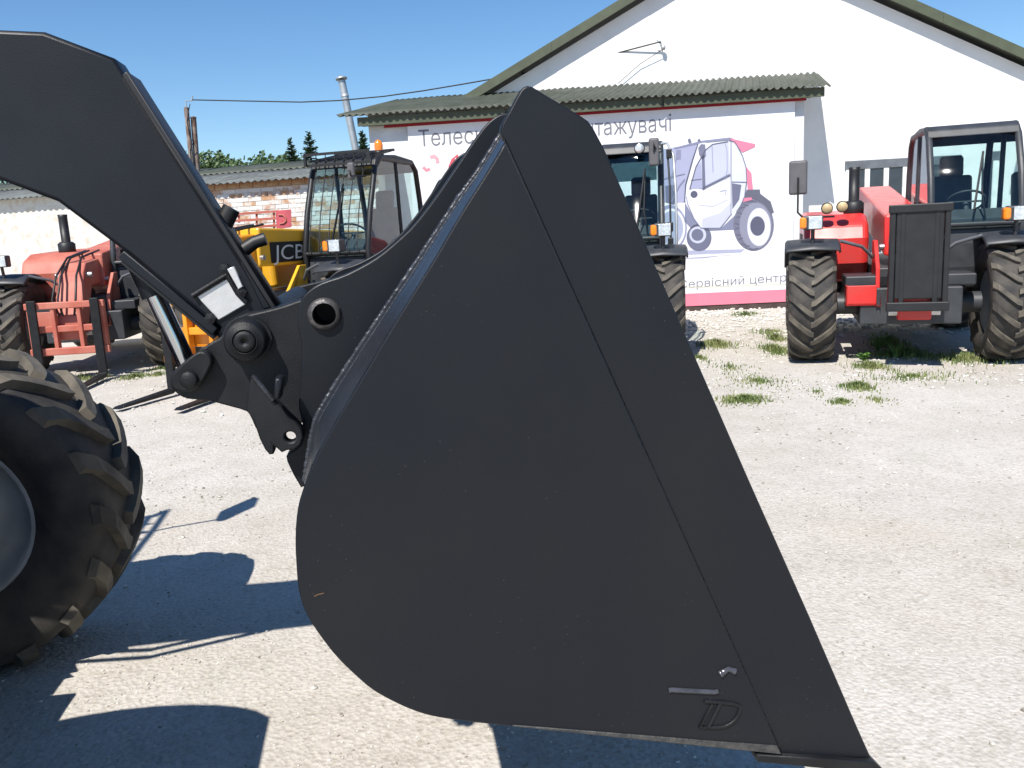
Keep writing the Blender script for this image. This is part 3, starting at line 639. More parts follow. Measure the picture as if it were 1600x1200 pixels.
def telehandler(name, label, loc, rz, body, boomcol, opt, group='parked telehandlers'):
    root = thing(name, label, 'telehandler', loc, rz, group)
    fy = opt.get('fy', 0)
    for x, y, r_ in ((-.95, fy, .1), (.95, fy, .33), (-.95, 2.75, .2), (.95, 2.75, .5)): put_wheel(root, x, y, r_)
    c = MB(); c.box((-.48, -.42, .42), (.48, 3.35, .8)); c.box((-.3, -.3, .8), (.3, 3.3, 1.0)); c.tube([(-.72, fy, .6), (.72, fy, .6)], .11, 12); c.box((-.16, -.2 + min(fy, 0), .5), (.16, -.3, .66)); c.tube([(-.72, 2.75, .6), (.72, 2.75, .6)], .11, 12)
    c.box((-.62, -.3, .8), (.62, .25, .92)); c.box((.42, .75, .5), (1.08, 2.1, .9))
    c.build('chassis', M['dark'], root, bevel=.015)
    fp = MB(); fp.prof_x([(-.46, .62), (-.40, .60), (-.34, 1.0), (-.05, 1.28), (.1, 1.28), (.1, .7), (-.3, .6)], .29, .33); fp.build('front_frame', body, root, bevel=.008)
    fp = MB(); fp.prof_x([(-.46, .62), (-.40, .60), (-.34, 1.0), (-.05, 1.28), (.1, 1.28), (.1, .7), (-.3, .6)], -.33, -.29)
    fp.box((-.62, -.44, .62), (-.325, -.41, .83)); fp.box((-.62, -.44, .62), (-.6, -.2, .83)); fp.box((-.62, -.44, .62), (-.325, -.2, .65))
    fp.build('front_frame', body, root, bevel=.008)
    for sx in opt.get('guards', (-1, 1)):        # mudguards and lamps
        f = MB(); ring = [(TR + .07, R(25)), (TR + .09, R(45)), (TR + .09, R(70)), (TR + .09, R(95)), (TR + .08, R(120)), (TR + .06, R(140))]
        P = []
        f0_, cx_, cy_, rr = (58, sx * .95, 0, TR + .075) if not fy else (42, sx * .70, fy - .16, TR + .12)  # near machine: guard enlarged and shifted forward, added for its rounded ground shadow
        for k in range(13):
            a = R(f0_ + (145 - f0_) * k / 12)
            P.append([(cx_ + dx, cy_ - rr * math.cos(a), TR + rr * math.sin(a) - dz) for dx, dz in ((-.28, .03), (-.26, .0), (0, -.012), (.26, .0), (.28, .03))])
        f.grid(P); fo = f.build('mudguard', M['dark'], root); s_ = fo.modifiers.new('t', 'SOLIDIFY'); s_.thickness = .02
        if fy: continue
        if opt.get('stay', True):
            MB().tube([(sx * .95 - sx * .28, -.2, TR + .67), (sx * .45, -.1, 1.22), (sx * .33, .02, 1.1)], .018, 8).build('mudguard_stay', M['grey'], root)
        hx = sx * .95
        hl = MB().box((hx - .1, -.34, 1.42), (hx + .1, -.2, 1.57)).build('headlight', M['dark'], root, bevel=.02)
        MB().box((hx - .045, -.352, 1.43), (hx + .088, -.341, 1.56)).build('lens', M['lens'], hl, bevel=.004)
        MB().box((hx - .135, -.345, 1.435), (hx - .06, -.24, 1.555)).build('indicator', M['amber'], hl, bevel=.02)
        MB().tube([(hx, -.26, 1.42), (hx, -.24, TR + .66)], .02, 8).build('lamp_bracket', M['dark'], hl)
    # engine cover on the right of the machine
    h = MB(); prof = [(.42, 1.02), (.40, 1.3), (.50, 1.48), (.75, 1.57), (2.2, 1.62), (2.75, 1.52), (2.85, 1.2), (2.85, .8), (.6, .8)]
    h.prof_x(prof, -1.02, -.33); ho = h.build('engine_cover', body, root, bevel=.07, seg=4)
    for k in range(5): MB().box((-1.03, 1.1 + k * .22, 1.0), (-1.015, 1.24 + k * .22, 1.35)).build('vent', M['black'], ho)
    e = MB(); e.lathe([(0, .0), (0, .11), (.19, .115), (.22, .08), (.22, .06), (.56, .06), (.6, .064), (.6, .05), (.3, .045), (.3, 0)], (opt.get('exx', -.56), .95, 1.5), (0, 0, 1), 20)
    if opt.get('exhaust', True): e.build('exhaust', M['black'], root)
    # cab
    xl, xr = .26, opt.get('xr', 1.12); Z = opt.get('cabz', 1.0); zz = lambda z: .95 + (z - .95) * Z
    fr = opt.get('front') or [(.32, .95), (.24, 1.2), (.22, 1.42), (.36, 1.9), (.58, zz(2.32)), (.74, zz(2.44))]
    rr_ = [(1.98, .95), (2.0, 1.5), (1.95, 2.0), (1.86, zz(2.34)), (1.72, zz(2.44))]
    lw = MB(); lw.prof_x([(.32, .72), (.25, .95), (.24, 1.2), (.26, 1.36), (.6, 1.36), (.7, 1.02), (1.5, 1.02), (1.6, 1.3), (1.98, 1.3), (1.98, .72)], xl + .02, xr - .02)
    lw.build('cab_base', M['dark'], root, bevel=.02)
    pf = MB()
    for x in (xl, xr):
        sw = [(x + (.0 if x == xl else -.0), y, z_) for y, z_ in fr]; pf.tube(sw, .036, 10)
        pf.tube([(x, y, z_) for y, z_ in rr_], .036, 10)
        pf.tube([(x, fr[-1][0], fr[-1][1]), (x, rr_[-1][0], rr_[-1][1])], .036, 10); pf.tube([(x, .3, 1.36), (x, 1.98, 1.36)], .022, 8)
        pf.tube([(x, 1.28, 1.0), (x, 1.24, 1.7), (x, 1.2, zz(2.44))], .026, 10)
    pf.tube([(xl, .22, 1.4), (xr, .22, 1.4)], .03, 10); pf.tube([(xl, .7, zz(2.43)), (xr, .7, zz(2.43))], .03, 10); pf.tube([(xl, 1.97, 1.36), (xr, 1.97, 1.36)], .025, 8); pf.tube([(xl, 1.75, zz(2.43)), (xr, 1.75, zz(2.43))], .03, 10)
    pf.build('cab_frame', opt.get('frame', M['dark']), root)
    rf = MB(); rf.prof_x([(.55, zz(2.33)), (.60, zz(2.42)), (.72, zz(2.47)), (1.2, zz(2.50)), (1.75, zz(2.47)), (1.9, zz(2.36)), (1.88, zz(2.32)), (1.7, zz(2.40)), (.75, zz(2.40))], xl - .02, xr + .02)
    rf.build('cab_roof', opt.get('frame', M['dark']), root, bevel=.02, seg=3)
    def pane(nm, rows, m): return MB().grid(rows).build(nm, m, root)
    sub = []
    for i in range(len(fr) - 1):
        for k in range(4): sub.append((fr[i][0] + (fr[i + 1][0] - fr[i][0]) * k / 4, fr[i][1] + (fr[i + 1][1] - fr[i][1]) * k / 4))
    xb = opt.get('bowx', (xl + xr) / 2); bow = lambda x: -.05 * (1 - ((x - xb) / ((xr - xl) / 2)) ** 2)
    xsn = [xl + (xr - xl) * k / 8 for k in range(9)]
    pane('windscreen', [[(x, y + bow(x), z_) for x in xsn] for y, z_ in sub if z_ > 1.38], M['screen'])
    ys_ = [.3, .9, 1.5, 1.95]
    pane('side_window', [[(xr + .002, y, 1.38) for y in ys_], [(xr + .002, y + .02, 2.0) for y in ys_], [(xr + .002, .6 + (y - .3) * .78, zz(2.4)) for y in ys_]], M['glass'])
    pane('side_window', [[(xl - .002, y, 1.38) for y in ys_], [(xl - .002, y + .02, 2.0) for y in ys_], [(xl - .002, .6 + (y - .3) * .78, zz(2.4)) for y in ys_]], M['glass'])
    pane('rear_window', [[(x, y, z_) for x in xsn] for y, z_ in rr_ if z_ > 1.3], M['glass'])
    st = MB(); st.box((.45, 1.15, 1.0), (.93, 1.62, 1.2)); st.prof_x([(1.5, 1.15), (1.62, 1.15), (1.78, 1.95), (1.64, 1.97)], .47, .91); st.prof_x([(1.66, 1.95), (1.76, 1.95), (1.82, 2.2), (1.70, 2.2)], .56, .82)
    st.build('seat', M['seat'], root, bevel=.04, seg=3)
    dsh = MB(); dsh.prof_x([(.3, 1.0), (.3, 1.46), (.42, 1.56), (.62, 1.42), (.55, 1.0)], .42, min(1.02, xr - .06)); dsh.tube([(.68, .55, 1.35), (.68, .75, 1.62)], .03, 8)
    cy, cz = .75, 1.64; ax = Vector((0, .6, .8)).normalized(); e1 = Vector((1, 0, 0)); e2 = ax.cross(e1)
    dsh.tube([Vector((.68, cy, cz)) + (e1 * math.cos(a) + e2 * math.sin(a)) * .19 for a in [2 * math.pi * k / 20 for k in range(21)]], .015, 6)
    dsh.tube([Vector((.68, cy, cz)) - e1 * .19, Vector((.68, cy, cz)) + e1 * .19], .012, 6)
    dsh.build('dashboard', M['seat'], root, bevel=.02)
    wp = MB(); wp.tube([(.78, .24, 1.44), (.74, .26, 1.72), (.76, .42, zz(2.1))], .01, 6); wp.bar((.66, .2, 1.55), (.76, .41, zz(2.15)), .018, .02); wp.build('wiper', M['black'], root)
    if opt.get('blind'): MB().prof_x([(.43, zz(2.02)), (.44, zz(2.02)), (.66, zz(2.4)), (.65, zz(2.4))], xl + .05, xr - .05).build('sun_blind', M['shade_glass'], root)
    if opt.get('guard'):
        g_ = MB()
        for k in range(6):
            x = xl + .1 + k * .13; g_.tube([(x, .14, 1.4), (x, .28, 1.9), (x, .5, zz(2.33)), (x, .52, zz(2.5))], .007, 6)
        g_.build('windscreen_guard', M['black'], root)
        rg = MB()
        for k in range(7): rg.bar((xl + .05 + k * .127, .42, zz(2.42)), (xl + .05 + k * .127, 1.2, zz(2.55)), .018, .02)
        rg.bar((xl, .42, zz(2.5)), (xr, .42, zz(2.5)), .03, .03); rg.bar((xl, .45, zz(2.38)), (xr, .45, zz(2.38)), .03, .03); rg.bar((xl, 1.2, zz(2.56)), (xr, 1.2, zz(2.56)), .03, .03)
        for x in (xl, xr): rg.bar((x, .42, zz(2.37)), (x, .42, zz(2.51)), .03, .03)
        rg.build('roof_guard', M['black'], root)
    if opt.get('door'):                                            # side door hooked ajar
        X = lambda d_: xr + d_
        dr_ = MB(); dr_.tube([(X(.01), .34, .74), (X(.12), .24, .8), (X(.17), .22, 1.2), (X(.17), .34, 1.9), (X(.15), .5, zz(2.28)), (X(.08), .6, zz(2.43)), (X(.01), .64, zz(2.43))], .016, 8)
        dd = dr_.build('side_door', M['galv'], root)
        MB().grid([[(X(.03), .34, .8), (X(.13), .25, .8)], [(X(.03), .3, 1.3), (X(.16), .23, 1.3)], [(X(.03), .4, 1.9), (X(.16), .35, 1.9)], [(X(.02), .6, zz(2.4)), (X(.13), .53, zz(2.3))]]).build('door_glass', M['glass'], dd)
        MB().tube([(X(.09), .2, .86), (X(.10), .2, 1.4), (X(.10), .33, 2.0), (X(.08), .5, zz(2.33))], .012, 8).build('door_bar', M['black'], dd)
        for z_, y_ in ((zz(2.3), .46), (1.52, .2), (1.34, .18), (.95, .18)): MB().box((X(.065), y_ - .03, z_ - .055), (X(.13), y_ + .03, z_ + .055)).build('door_hinge', M['black'], dd, bevel=.01)
    if opt.get('beacon'):
        bx, by = opt['beacon']; bc = MB().lathe([(0, 0), (0, .06), (.05, .06), (.05, .05), (.06, .0)], (bx, by, zz(2.49)), (0, 0, 1), 20).build('beacon', M['black'], root)
        MB().lathe([(.055, .052), (.12, .055), (.16, .045), (.185, .02), (.19, 0)], (bx, by, zz(2.49)), (0, 0, 1), 20).build('amber_dome', M['amber'], bc)
    for (bx, by, bz), (mx_, my, mz), (mw, mh) in opt.get('mirrors', []):
        mi = MB().box((mx_ - mw / 2, my - .03, mz - mh / 2), (mx_ + mw / 2, my + .03, mz + mh / 2)).build('mirror', M['mirror_back'], root, bevel=.025, seg=3)
        MB().box((mx_ - mw / 2 + .015, my + .031, mz - mh / 2 + .015), (mx_ + mw / 2 - .015, my + .034, mz + mh / 2 - .015)).build('mirror_glass', M['chrome'], mi)
        MB().tube([(bx, by, bz), ((bx * .15 + mx_ * .85), my - .05, bz), (mx_, my - .05, bz + .06), (mx_, my - .04, mz)], .011, 8).build('mirror_arm', M['black'], mi)
    for lx, ly, lz, mm in opt.get('worklights', []):
        wl = MB().lathe([(0, 0), (0, .062), (.05, .065), (.09, .04), (.1, 0)], (lx, ly, lz), (0, 1, .05), 16).build('work_light', M['black'], root)
        MB().lathe([(-.012, 0), (-.008, .05), (.002, .056)], (lx, ly, lz), (0, 1, .05), 16).build('lens', mm, wl)
    # boom, nose and carriage
    if opt.get('boom', True):
        bz0, bz1, by1 = opt.get('boomz', (1.72, 1.42, -.55))
        b = MB(); b.prof_x([(3.35, bz0 - .2), (3.35, bz0 + .22), (by1 + .5, bz1 + .24), (by1 + .45, bz1 - .2)], -.21, .2); bo = b.build('boom', boomcol, root, bevel=.025)
        ib_ = MB(); ib_.prof_x([(by1 + .6, bz1 - .15), (by1 + .6, bz1 + .18), (by1, bz1 + .13), (by1 - .12, bz1 + .02), (by1 - .4, .72), (by1 - .4, .5), (by1 - .28, .5), (by1 - .1, .78), (by1 + .12, bz1 - .16)], -.16, .15)
        ib_.build('boom_nose', opt.get('nosecol', boomcol), root, bevel=.02)
        for pa, pb_, pr in (((-.24, by1 - .34, .58), (.23, by1 - .34, .58), .04), ((-.22, by1 - .02, bz1 - .02), (.21, by1 - .02, bz1 - .02), .035), ((-.25, by1 + .5, bz1 - .1), (.24, by1 + .5, bz1 - .1), .03)): MB().tube([pa, pb_], pr, 12).build('pin', M['steel'], root)
        cyl = MB(); cyl.tube([(0, by1 + .5, bz1 - .26), (0, by1 - .1, .95)], .05, 12); cyl.tube([(0, by1 - .1, .95), (0, by1 - .34, .72)], .03, 12); cyl.build('tilt_cylinder', M['dark'], root)
        hs = MB()
        for dx in (-.1, -.06, .07): hs.tube([(dx, by1 + .8, bz1 + .28), (dx, by1 + .1, bz1 + .2), (dx * 1.4, by1 - .25, bz1 - .02), (dx * 1.6, by1 - .42, 1.0), (dx, by1 - .42, .8)], .014, 6)
        hs.build('hydraulic_hoses', M['black'], root)
        cc = opt.get('carcol', M['black']); cz0, cz1 = opt.get('carz', (.3, .95)); cyy = by1 - .46
        ca = MB()
        cw = opt.get('carw', .42)
        for x in (-cw, -.15, .15, cw): ca.box((x - .025, cyy - .05, cz0), (x + .025, cyy + .05, cz1))
        ca.box((-cw - .04, cyy - .065, cz1 - .05), (cw + .04, cyy + .0, cz1 + .03)); ca.box((-cw - .04, cyy - .065, cz0 - .02), (cw + .04, cyy, cz0 + .07)); ca.box((-cw + .02, cyy - .03, (cz0 + cz1) / 2 - .04), (cw - .02, cyy + .03, (cz0 + cz1) / 2 + .04))
        if opt.get('carplate'): ca.box((-.21, cyy - .045, cz0 + .1), (.21, cyy + .02, cz1 + .0))
        co = ca.build('carriage', cc, root, bevel=.01)
        if opt.get('forks', True):
            fz = opt.get('forkz', .03)
            for x in (-.36, .36):
                fk = MB(); fk.prof_x([(cyy - .07, cz1 + .06), (cyy - .11, cz1 + .06), (cyy - .125, fz + .05), (cyy - .9, fz + .02), (cyy - .95, fz), (cyy - .15, fz), (cyy - .07, fz + .04)], x - .05, x + .05)
                fk.build('fork', M['hitch'], root, bevel=.006)
    return root

# ---- yellow telehandler on the left
def facing(px, Y, psi): return (px - 800) / FOC * Y * 1.0, Y, -R(psi)
yx = -2.80; yy = 10.35
yl = telehandler('telehandler', 'yellow telehandler with caged windscreen and amber beacon parked before the brick shed', (yx, yy, 0), -R(17), M['yellow'], M['yellow'],
    dict(guard=True, beacon=(1.02, .95), frame=M['black'], exhaust=False, boomz=(1.42, 1.50, -1.15), nosecol=M['orange'], carcol=M['orange'], carz=(.36, 1.0), cabz=1.07,
         mirrors=[((1.1, .35, 2.3), (.99, .2, 2.36), (.09, .2))]))
# black badge with the maker's letters on the boom side and front
yi = yl.matrix_basis
bd = MB().box((.2015, -.46, 1.33), (.209, .32, 1.57)).build('badge', M['black'], yl)
M['letter'] = mat('pale_letter_paint', (.62, .62, .6), .5, 0, .05, 5)
text_mesh('badge_lettering', 'JCB', 1, M['letter'], None, lambda t: Vector((.2105 + t[2] * .3, -.42 + .70 * t[0], 1.36 + .25 * t[1])), shear=.1).parent = bd

# ---- dark cabbed telehandler in the middle, half hidden by the bucket
ct = telehandler('telehandler', 'telehandler with silver-edged cab and tall mirror half hidden behind the bucket, before the banner', (.90, 10.0, 0), -R(10), M['red'], M['red'],
    dict(cabz=1.06, blind=True, door=True, xr=.95, bowx=.76, front=[(.32, .95), (.24, 1.2), (.18, 1.36), (.30, 1.61), (.42, 1.86), (.52, 2.1), (.60, 2.4), (.74, 2.53)], boomz=(1.72, 1.3, -.5), forks=False, worklights=[(.70, .40, 2.46, M['lens'])],
         mirrors=[((.95, .42, 2.44), (.87, .3, 2.40), (.12, .32))]))
# ---- red telehandler on the right
rt = telehandler('telehandler', 'red telehandler with chevron tyre and mirror on a stalk at the right of the yard', (3.35 + .95 * math.cos(R(18)), 9.2 - .95 * math.sin(R(18)), 0), -R(18), M['red'], M['red'],
    dict(boomz=(1.72, 1.3, -.35), exx=-.46, carw=.24, forks=False, carz=(.62, 1.6), carplate=True, worklights=[(-.78, .36, 1.64, M['beige']), (-.62, .36, 1.65, M['beige'])],
         mirrors=[((-.72, .1, 1.55), (-1.1, .0, 1.98), (.19, .36)), ((1.12, .35, 1.7), (1.42, .3, 1.98), (.19, .36))]))
# ---- faded red telehandler at the far left
fl = telehandler('telehandler', 'faded orange-red telehandler parked at the left behind the lifting arm', (-5.55, 11.2, 0), R(8), M['faded_red'], M['faded_red'],
    dict(boomz=(1.7, 1.3, -.5), carz=(.35, .95), carcol=M['faded_red']))

# ================================================================== THE NEAR MACHINE: bucket, hitch, arm
YAW = R(8); Y0 = 1.34
MF = Vector((math.cos(YAW), math.sin(YAW), 0)); MWd = Vector((-math.sin(YAW), math.cos(YAW), 0)); MO = Vector((0, Y0, 0))
def mw(u, v, z): return MO + MF * u + MWd * v + Vector((0, 0, z))
def U(px, py, v):
    p = on_plane(px, py, MO + MWd * v, MWd); return ((p - MO).dot(MF), p.z)
ZUP = Vector((0, 0, 1))
def mplate(name, loops, v0, v1, m, parent, bevel=.0025):
    return plate(name, loops, MO, MF, ZUP, MWd, v0, v1, m, parent, bevel)
def smooth(pts, it=2, closed=False):
    for _ in range(it):
        out = [pts[0]] if not closed else []
        n = len(pts)
        for i in range(n if closed else n - 1):
            a, b = pts[i], pts[(i + 1) % n]
            out += [(a[0] * .75 + b[0] * .25, a[1] * .75 + b[1] * .25), (a[0] * .25 + b[0] * .75, a[1] * .25 + b[1] * .75)]
        if not closed: out.append(pts[-1])
        pts = out
    return pts
BW = 2.1
M['reinf'] = mat('satin_black_strip', (.02, .022, .028), .34, 0, .3, 6, .1, 200, rvar=.08, spec=.5)
back_px = [(789, 222), (754, 280), (728, 320), (704, 360), (682, 399), (640, 466), (604, 524), (568, 586), (535, 639), (518, 670), (497, 706), (484, 734), (475, 760), (467, 785), (463, 815), (462, 850), (464, 885), (466, 912), (472, 940), (482, 963), (502, 993), (527, 1025), (555, 1052), (580, 1074), (610, 1091), (640, 1105), (670, 1115), (702, 1120.5), (739, 1125)]
bot_px = [(800, 1132), (987, 1152), (1220, 1176)]
back = [U(x, y, 0) for x, y in smooth(back_px, 1)]; bot = [U(x, y, 0) for x, y in bot_px]
bk = thing('loader_bucket', 'big black loader bucket seen from its side plate, raised above the gravel', 'bucket', mw(0, 0, 0), YAW, None)
mplate('side_plate', [back + bot], -.008, .014, M['bucket'], bk, .003)
strip_px = [(789, 221), (782, 206), (784, 194), (797, 171), (808, 150), (814, 140), (819, 135.5), (825, 134), (832, 135.5), (842, 142), (875, 162), (906, 180), (919, 189), (927, 200), (944, 232), (980, 314), (1062, 502), (1170, 749), (1265, 963), (1340, 1137), (1361, 1184), (1300, 1184), (1220, 1176.5)]
strip = [U(x, y, 0) for x, y in strip_px]
mplate('side_cutter', [strip], -.001, .02, M['bucket'], bk, .003)
# curved shell: outer skin 3 mm inside the plate edge, closed ribbon across the width
def offset(pts, d):
    out = []
    for i, p in enumerate(pts):
        a = pts[max(i - 1, 0)]; b = pts[min(i + 1, len(pts) - 1)]; dx, dz = b[0] - a[0], b[1] - a[1]; l = math.hypot(dx, dz)
        out.append((p[0] - dz / l * d, p[1] + dx / l * d))
    return out
lip = [U(1300, 1184, 0), U(1340, 1189, 0)]
prof = back + bot + lip
outer = offset(prof, .003); inner = offset(prof, .016)
loop = outer + inner[::-1]
sm_ = MB(); nv = 6; vsx = [.012 + (BW - .024) * k / nv for k in range(nv + 1)]
n = len(loop); sm_.add([mw(u, v, z) for v in vsx for u, z in loop], [(i * n + k, i * n + (k + 1) % n, (i + 1) * n + (k + 1) % n, (i + 1) * n + k) for i in range(nv) for k in range(n)], True)
sm_.add([mw(u, vsx[0], z) for u, z in loop], [(k, k + 1, n - 2 - k, n - 1 - k) for k in range(len(outer) - 1)]); sm_.add([mw(u, vsx[-1], z) for u, z in loop], [(k, k + 1, n - 2 - k, n - 1 - k) for k in range(len(outer) - 1)])
sh_o = sm_.build('shell', M['bucket'], bk, world=True)
mplate('side_plate', [back + bot], BW - .014, BW + .008, M['bucket'], bk, .003)
mplate('side_cutter', [strip], BW - .02, BW + .001, M['bucket'], bk, .003)
# spill guard between the cutter tops, and a pipe stiffener under it
sg = [U(803, 238, 0), U(838, 152, 0), U(846, 156, 0), U(812, 243, 0)]
mplate('spill_guard', [sg], .022, BW - .022, M['bucket'], bk, .002)
# cutting edge
ce = [U(1180, 1174, 0), U(1290, 1180, 0), U(1362, 1186, 0), U(1384, 1206, 0), U(1378, 1208, 0), U(1290, 1196, 0), U(1180, 1185, 0)]
mplate('cutting_edge', [ce], -.012, BW + .012, M['hitch'], bk, .002)
# worn bare strip along the bottom of the side plate
wp_ = [U(x, y, 0) for x, y in ((940, 1136), (1060, 1145), (1196, 1155), (1204, 1170), (1130, 1163), (940, 1143))]
wr = [U(x, y, 0) for x, y in ((800, 1128), (987, 1143), (1120, 1154), (1210, 1160), (1217, 1173.5), (987, 1149.5), (800, 1130))]
mplate('worn_edge', [wr], -.0105, -.006, M['worn'], bk, .001)
# weld seam between plate and cutter: a thin groove filler with beads
def wtube(name, pts, r, m, parent, v, n=8, jit=0, sub=1):
    P = []
    for i in range(len(pts) - 1):
        for k in range(sub):
            f = k / sub; P.append((pts[i][0] + (pts[i + 1][0] - pts[i][0]) * f, pts[i][1] + (pts[i + 1][1] - pts[i][1]) * f))
    P.append(pts[-1]); rr = [r * (1 + jit * rnd.uniform(-1, 1)) for _ in P]
    return MB().tube([mw(u, v, z) for u, z in P], rr, n).build(name, m, parent, world=True)
wtube('weld_bead', [U(790, 225, 0), U(1218, 1171, 0)], .0019, M['hitch'], bk, -.0005, 6, .4, 260)
# emblem welded on the lower corner
c38 = lambda a, b: U(980 + a / 3.81, 1000 + b / 3.81, -.008)
D = smooth([(560, 368), (640, 380), (672, 392), (668, 430), (640, 480), (590, 512), (540, 520), (482, 520)], 2)
em = MB()
for pl in ([(556, 372), (482, 520)], [(508, 380), (432, 515), (470, 520)], [(458, 364), (560, 370), (640, 380)], D):
    em.tube([mw(u, -.0085, z) for u, z in (c38(a, b) for a, b in pl)], .0036, 8)
em.build('emblem', M['hitch'], bk, world=True)
wtube('weld_mark', [c38(*p) for p in ((246, 300), (262, 296), (330, 300), (520, 310), (538, 304))], .0048, M['weld_gloss'], bk, -.008, 10)
wtube('weld_mark', [c38(*p) for p in ((550, 205), (572, 190), (600, 172), (640, 186))], .006, M['weld_gloss'], bk, -.008, 10, .25, 3)
wtube('rust_scratch', [U(491, 932, -.008), U(497, 929, -.008), U(506, 927, -.008)], .0011, mat('rust_mark', (.11, .055, .025), .8), bk, -.0078, 6)
# hitch ears on the back of the bucket
EV = (.25, .95)
ear_px = [(792, 176), (780, 178.5), (768, 186), (757, 197), (748, 209), (738, 223), (712, 262), (680, 309), (646, 353), (620, 377), (594, 399), (568, 415), (536, 431), (506, 440), (490, 448), (478, 458), (470, 468), (466, 484), (464.5, 500), (466, 516), (470, 529), (471.5, 552), (471, 580), (468, 610), (466, 636), (471, 656), (475, 676), (472, 692), (462, 702), (451, 708), (446, 715), (456, 738), (470, 762)]
ear_o = [U(x, y, EV[0]) for x, y in smooth(ear_px, 1)]
inb = offset(prof, .012); zlo, zhi = ear_o[-1][1] - .02, ear_o[0][1]
inner_e = [p for i, p in list(enumerate(inb))[::-1] if p[1] > zlo + .015 and i < len(back)]
hole = U(507, 491, EV[0]); HR = .0215
top_ext = [(inner_e[-1][0] + .05, ear_o[0][1] + .002)]
for i, v in enumerate(EV):
    o = mplate('hitch_ear', [ear_o + inner_e + top_ext, circ(hole[0], hole[1], HR + .006, 28)], v, v + .045, M['bucket'], bk, .003)
    bu = MB(); bu.lathe([(-.012, HR), (-.010, HR + .006), (-.004, HR + .0095), (.05, HR + .0095), (.05, HR), (-.012, HR)], mw(hole[0], v, hole[1]), MWd, 32); b_ = bu.build('bushing', mat('worn_bush_%d' % i, (.03, .03, .033), .4, .2, .3, 30, .3, 90, col2=(.1, .09, .085)), bk, world=True)
cr = MB(); cr.lathe([(.046, HR), (EV[1] - EV[0], HR)], mw(hole[0], EV[0], hole[1]), MWd, 24); cr.lathe([(.046, HR + .008), (EV[1] - EV[0], HR + .008)], mw(hole[0], EV[0], hole[1]), MWd, 24)
cr.lathe([(.3, 0), (.3, HR + .004)], mw(hole[0], EV[0], hole[1]), MWd, 24)
cr.build('cross_tube', M['black'], bk, world=True)
# weld bead of the near ear along the shell, two passes
bead_px = [(783, 210), (779, 216), (744, 272), (716, 310), (686, 356), (658, 399), (620, 455), (592, 497), (568, 533), (528, 594), (502, 637), (492, 657), (485, 688), (480, 720), (475.5, 752)]
edge_px = [(790, 216), (788, 223), (755, 278), (728, 320), (704, 360), (681, 400), (640, 466), (604, 524), (583, 560), (548, 618), (526, 655), (515, 676), (497, 706), (486, 729), (476, 757)]
WV = .075
bd_ = [U(x, y, WV) for x, y in bead_px]; ed_ = [U(x, y, -.002) for x, y in edge_px]; bi_ = [U(x + 34, y + 20, WV) for x, y in bead_px]
ws = MB(); ws.grid([[mw(u, WV, z) for u, z in bd_], [mw((a[0] + b[0]) / 2, WV / 2 - .004, (a[1] + b[1]) / 2) for a, b in zip(bd_, ed_)], [mw(u, -.002, z) for u, z in ed_]], False)
ws.grid([[mw(u, WV, z) for u, z in bd_], [mw(u, WV + .1, z) for u, z in bd_], [mw(u, WV + .1, z) for u, z in bi_]], False)
ws.build('back_reinforcement', M['reinf'], bk, world=True)
wtube('weld_bead', bd_, .0044, M['weld'], bk, WV + .001, 8, .2, 20)
ed2 = [(a[0] * .78 + b[0] * .22, a[1] * .78 + b[1] * .22) for a, b in zip(bd_, ed_)]
wtube('weld_bead', ed2[:-3], .0016, M['weld'], bk, WV * .78, 6, .3, 12)

# ---- the telehandler that carries it
AX = -2.22
mach = telehandler('telehandler', 'near telehandler whose thick charcoal arm carries the black bucket', mw(AX, 1.05, 0), YAW + R(90), M['red'], M['boom'],
    dict(boom=False, guard=True, guards=(-1,), fy=-.36, mirrors=[((1.14, .4, 1.75), (1.42, -.25, 1.9), (.2, .36)), ((-.9, .2, 1.5), (-1.3, .1, 1.8), (.2, .32))]), group='parked telehandlers')
# boom nose: near face at v, far face further
NV0, NV1 = .46, .545
a1 = U(430, 480, NV0); a0 = U(200, 121, NV0)
def V(px, py): return U(px, py, NV0)
top0, top1 = V(201, 128), V(424, 481)
low0, low1 = V(201, 398), V(340, 512)
du, dz = top1[0] - top0[0], top1[1] - top0[1]
tb = (top0[0] - du * .10, top0[1] - dz * .10)
nose = [tb, top1, V(430, 500), V(400, 560), V(360, 560), V(336, 520), low1, low0, (low0[0] - .12, low0[1] + .11), (low0[0] - .45, low0[1] + .26), (low0[0] - .45, tb[1] + .07), (tb[0] - .12, tb[1] + .05)]
mplate('boom_nose', [nose], NV0, NV1, M['boom'], mach, .008)
mplate('boom', [[(low0[0] - .30, low0[1] + .2), (low0[0] - .45, low0[1] + .25), (-4.9, low0[1] - .02), (-4.9, low0[1] + .46), (low0[0] - .45, tb[1] + .06), (low0[0] - .30, tb[1] + .06)]], .84, 1.22, M['boom'], mach, .012)
MB().tube([mw(low0[0] - .36, NV0 + .02, (low0[1] + tb[1]) / 2 + .15), mw(low0[0] - .36, 1.2, (low0[1] + tb[1]) / 2 + .15)], .06, 20).build('boom_cross_tube', M['boom'], mach, world=True)
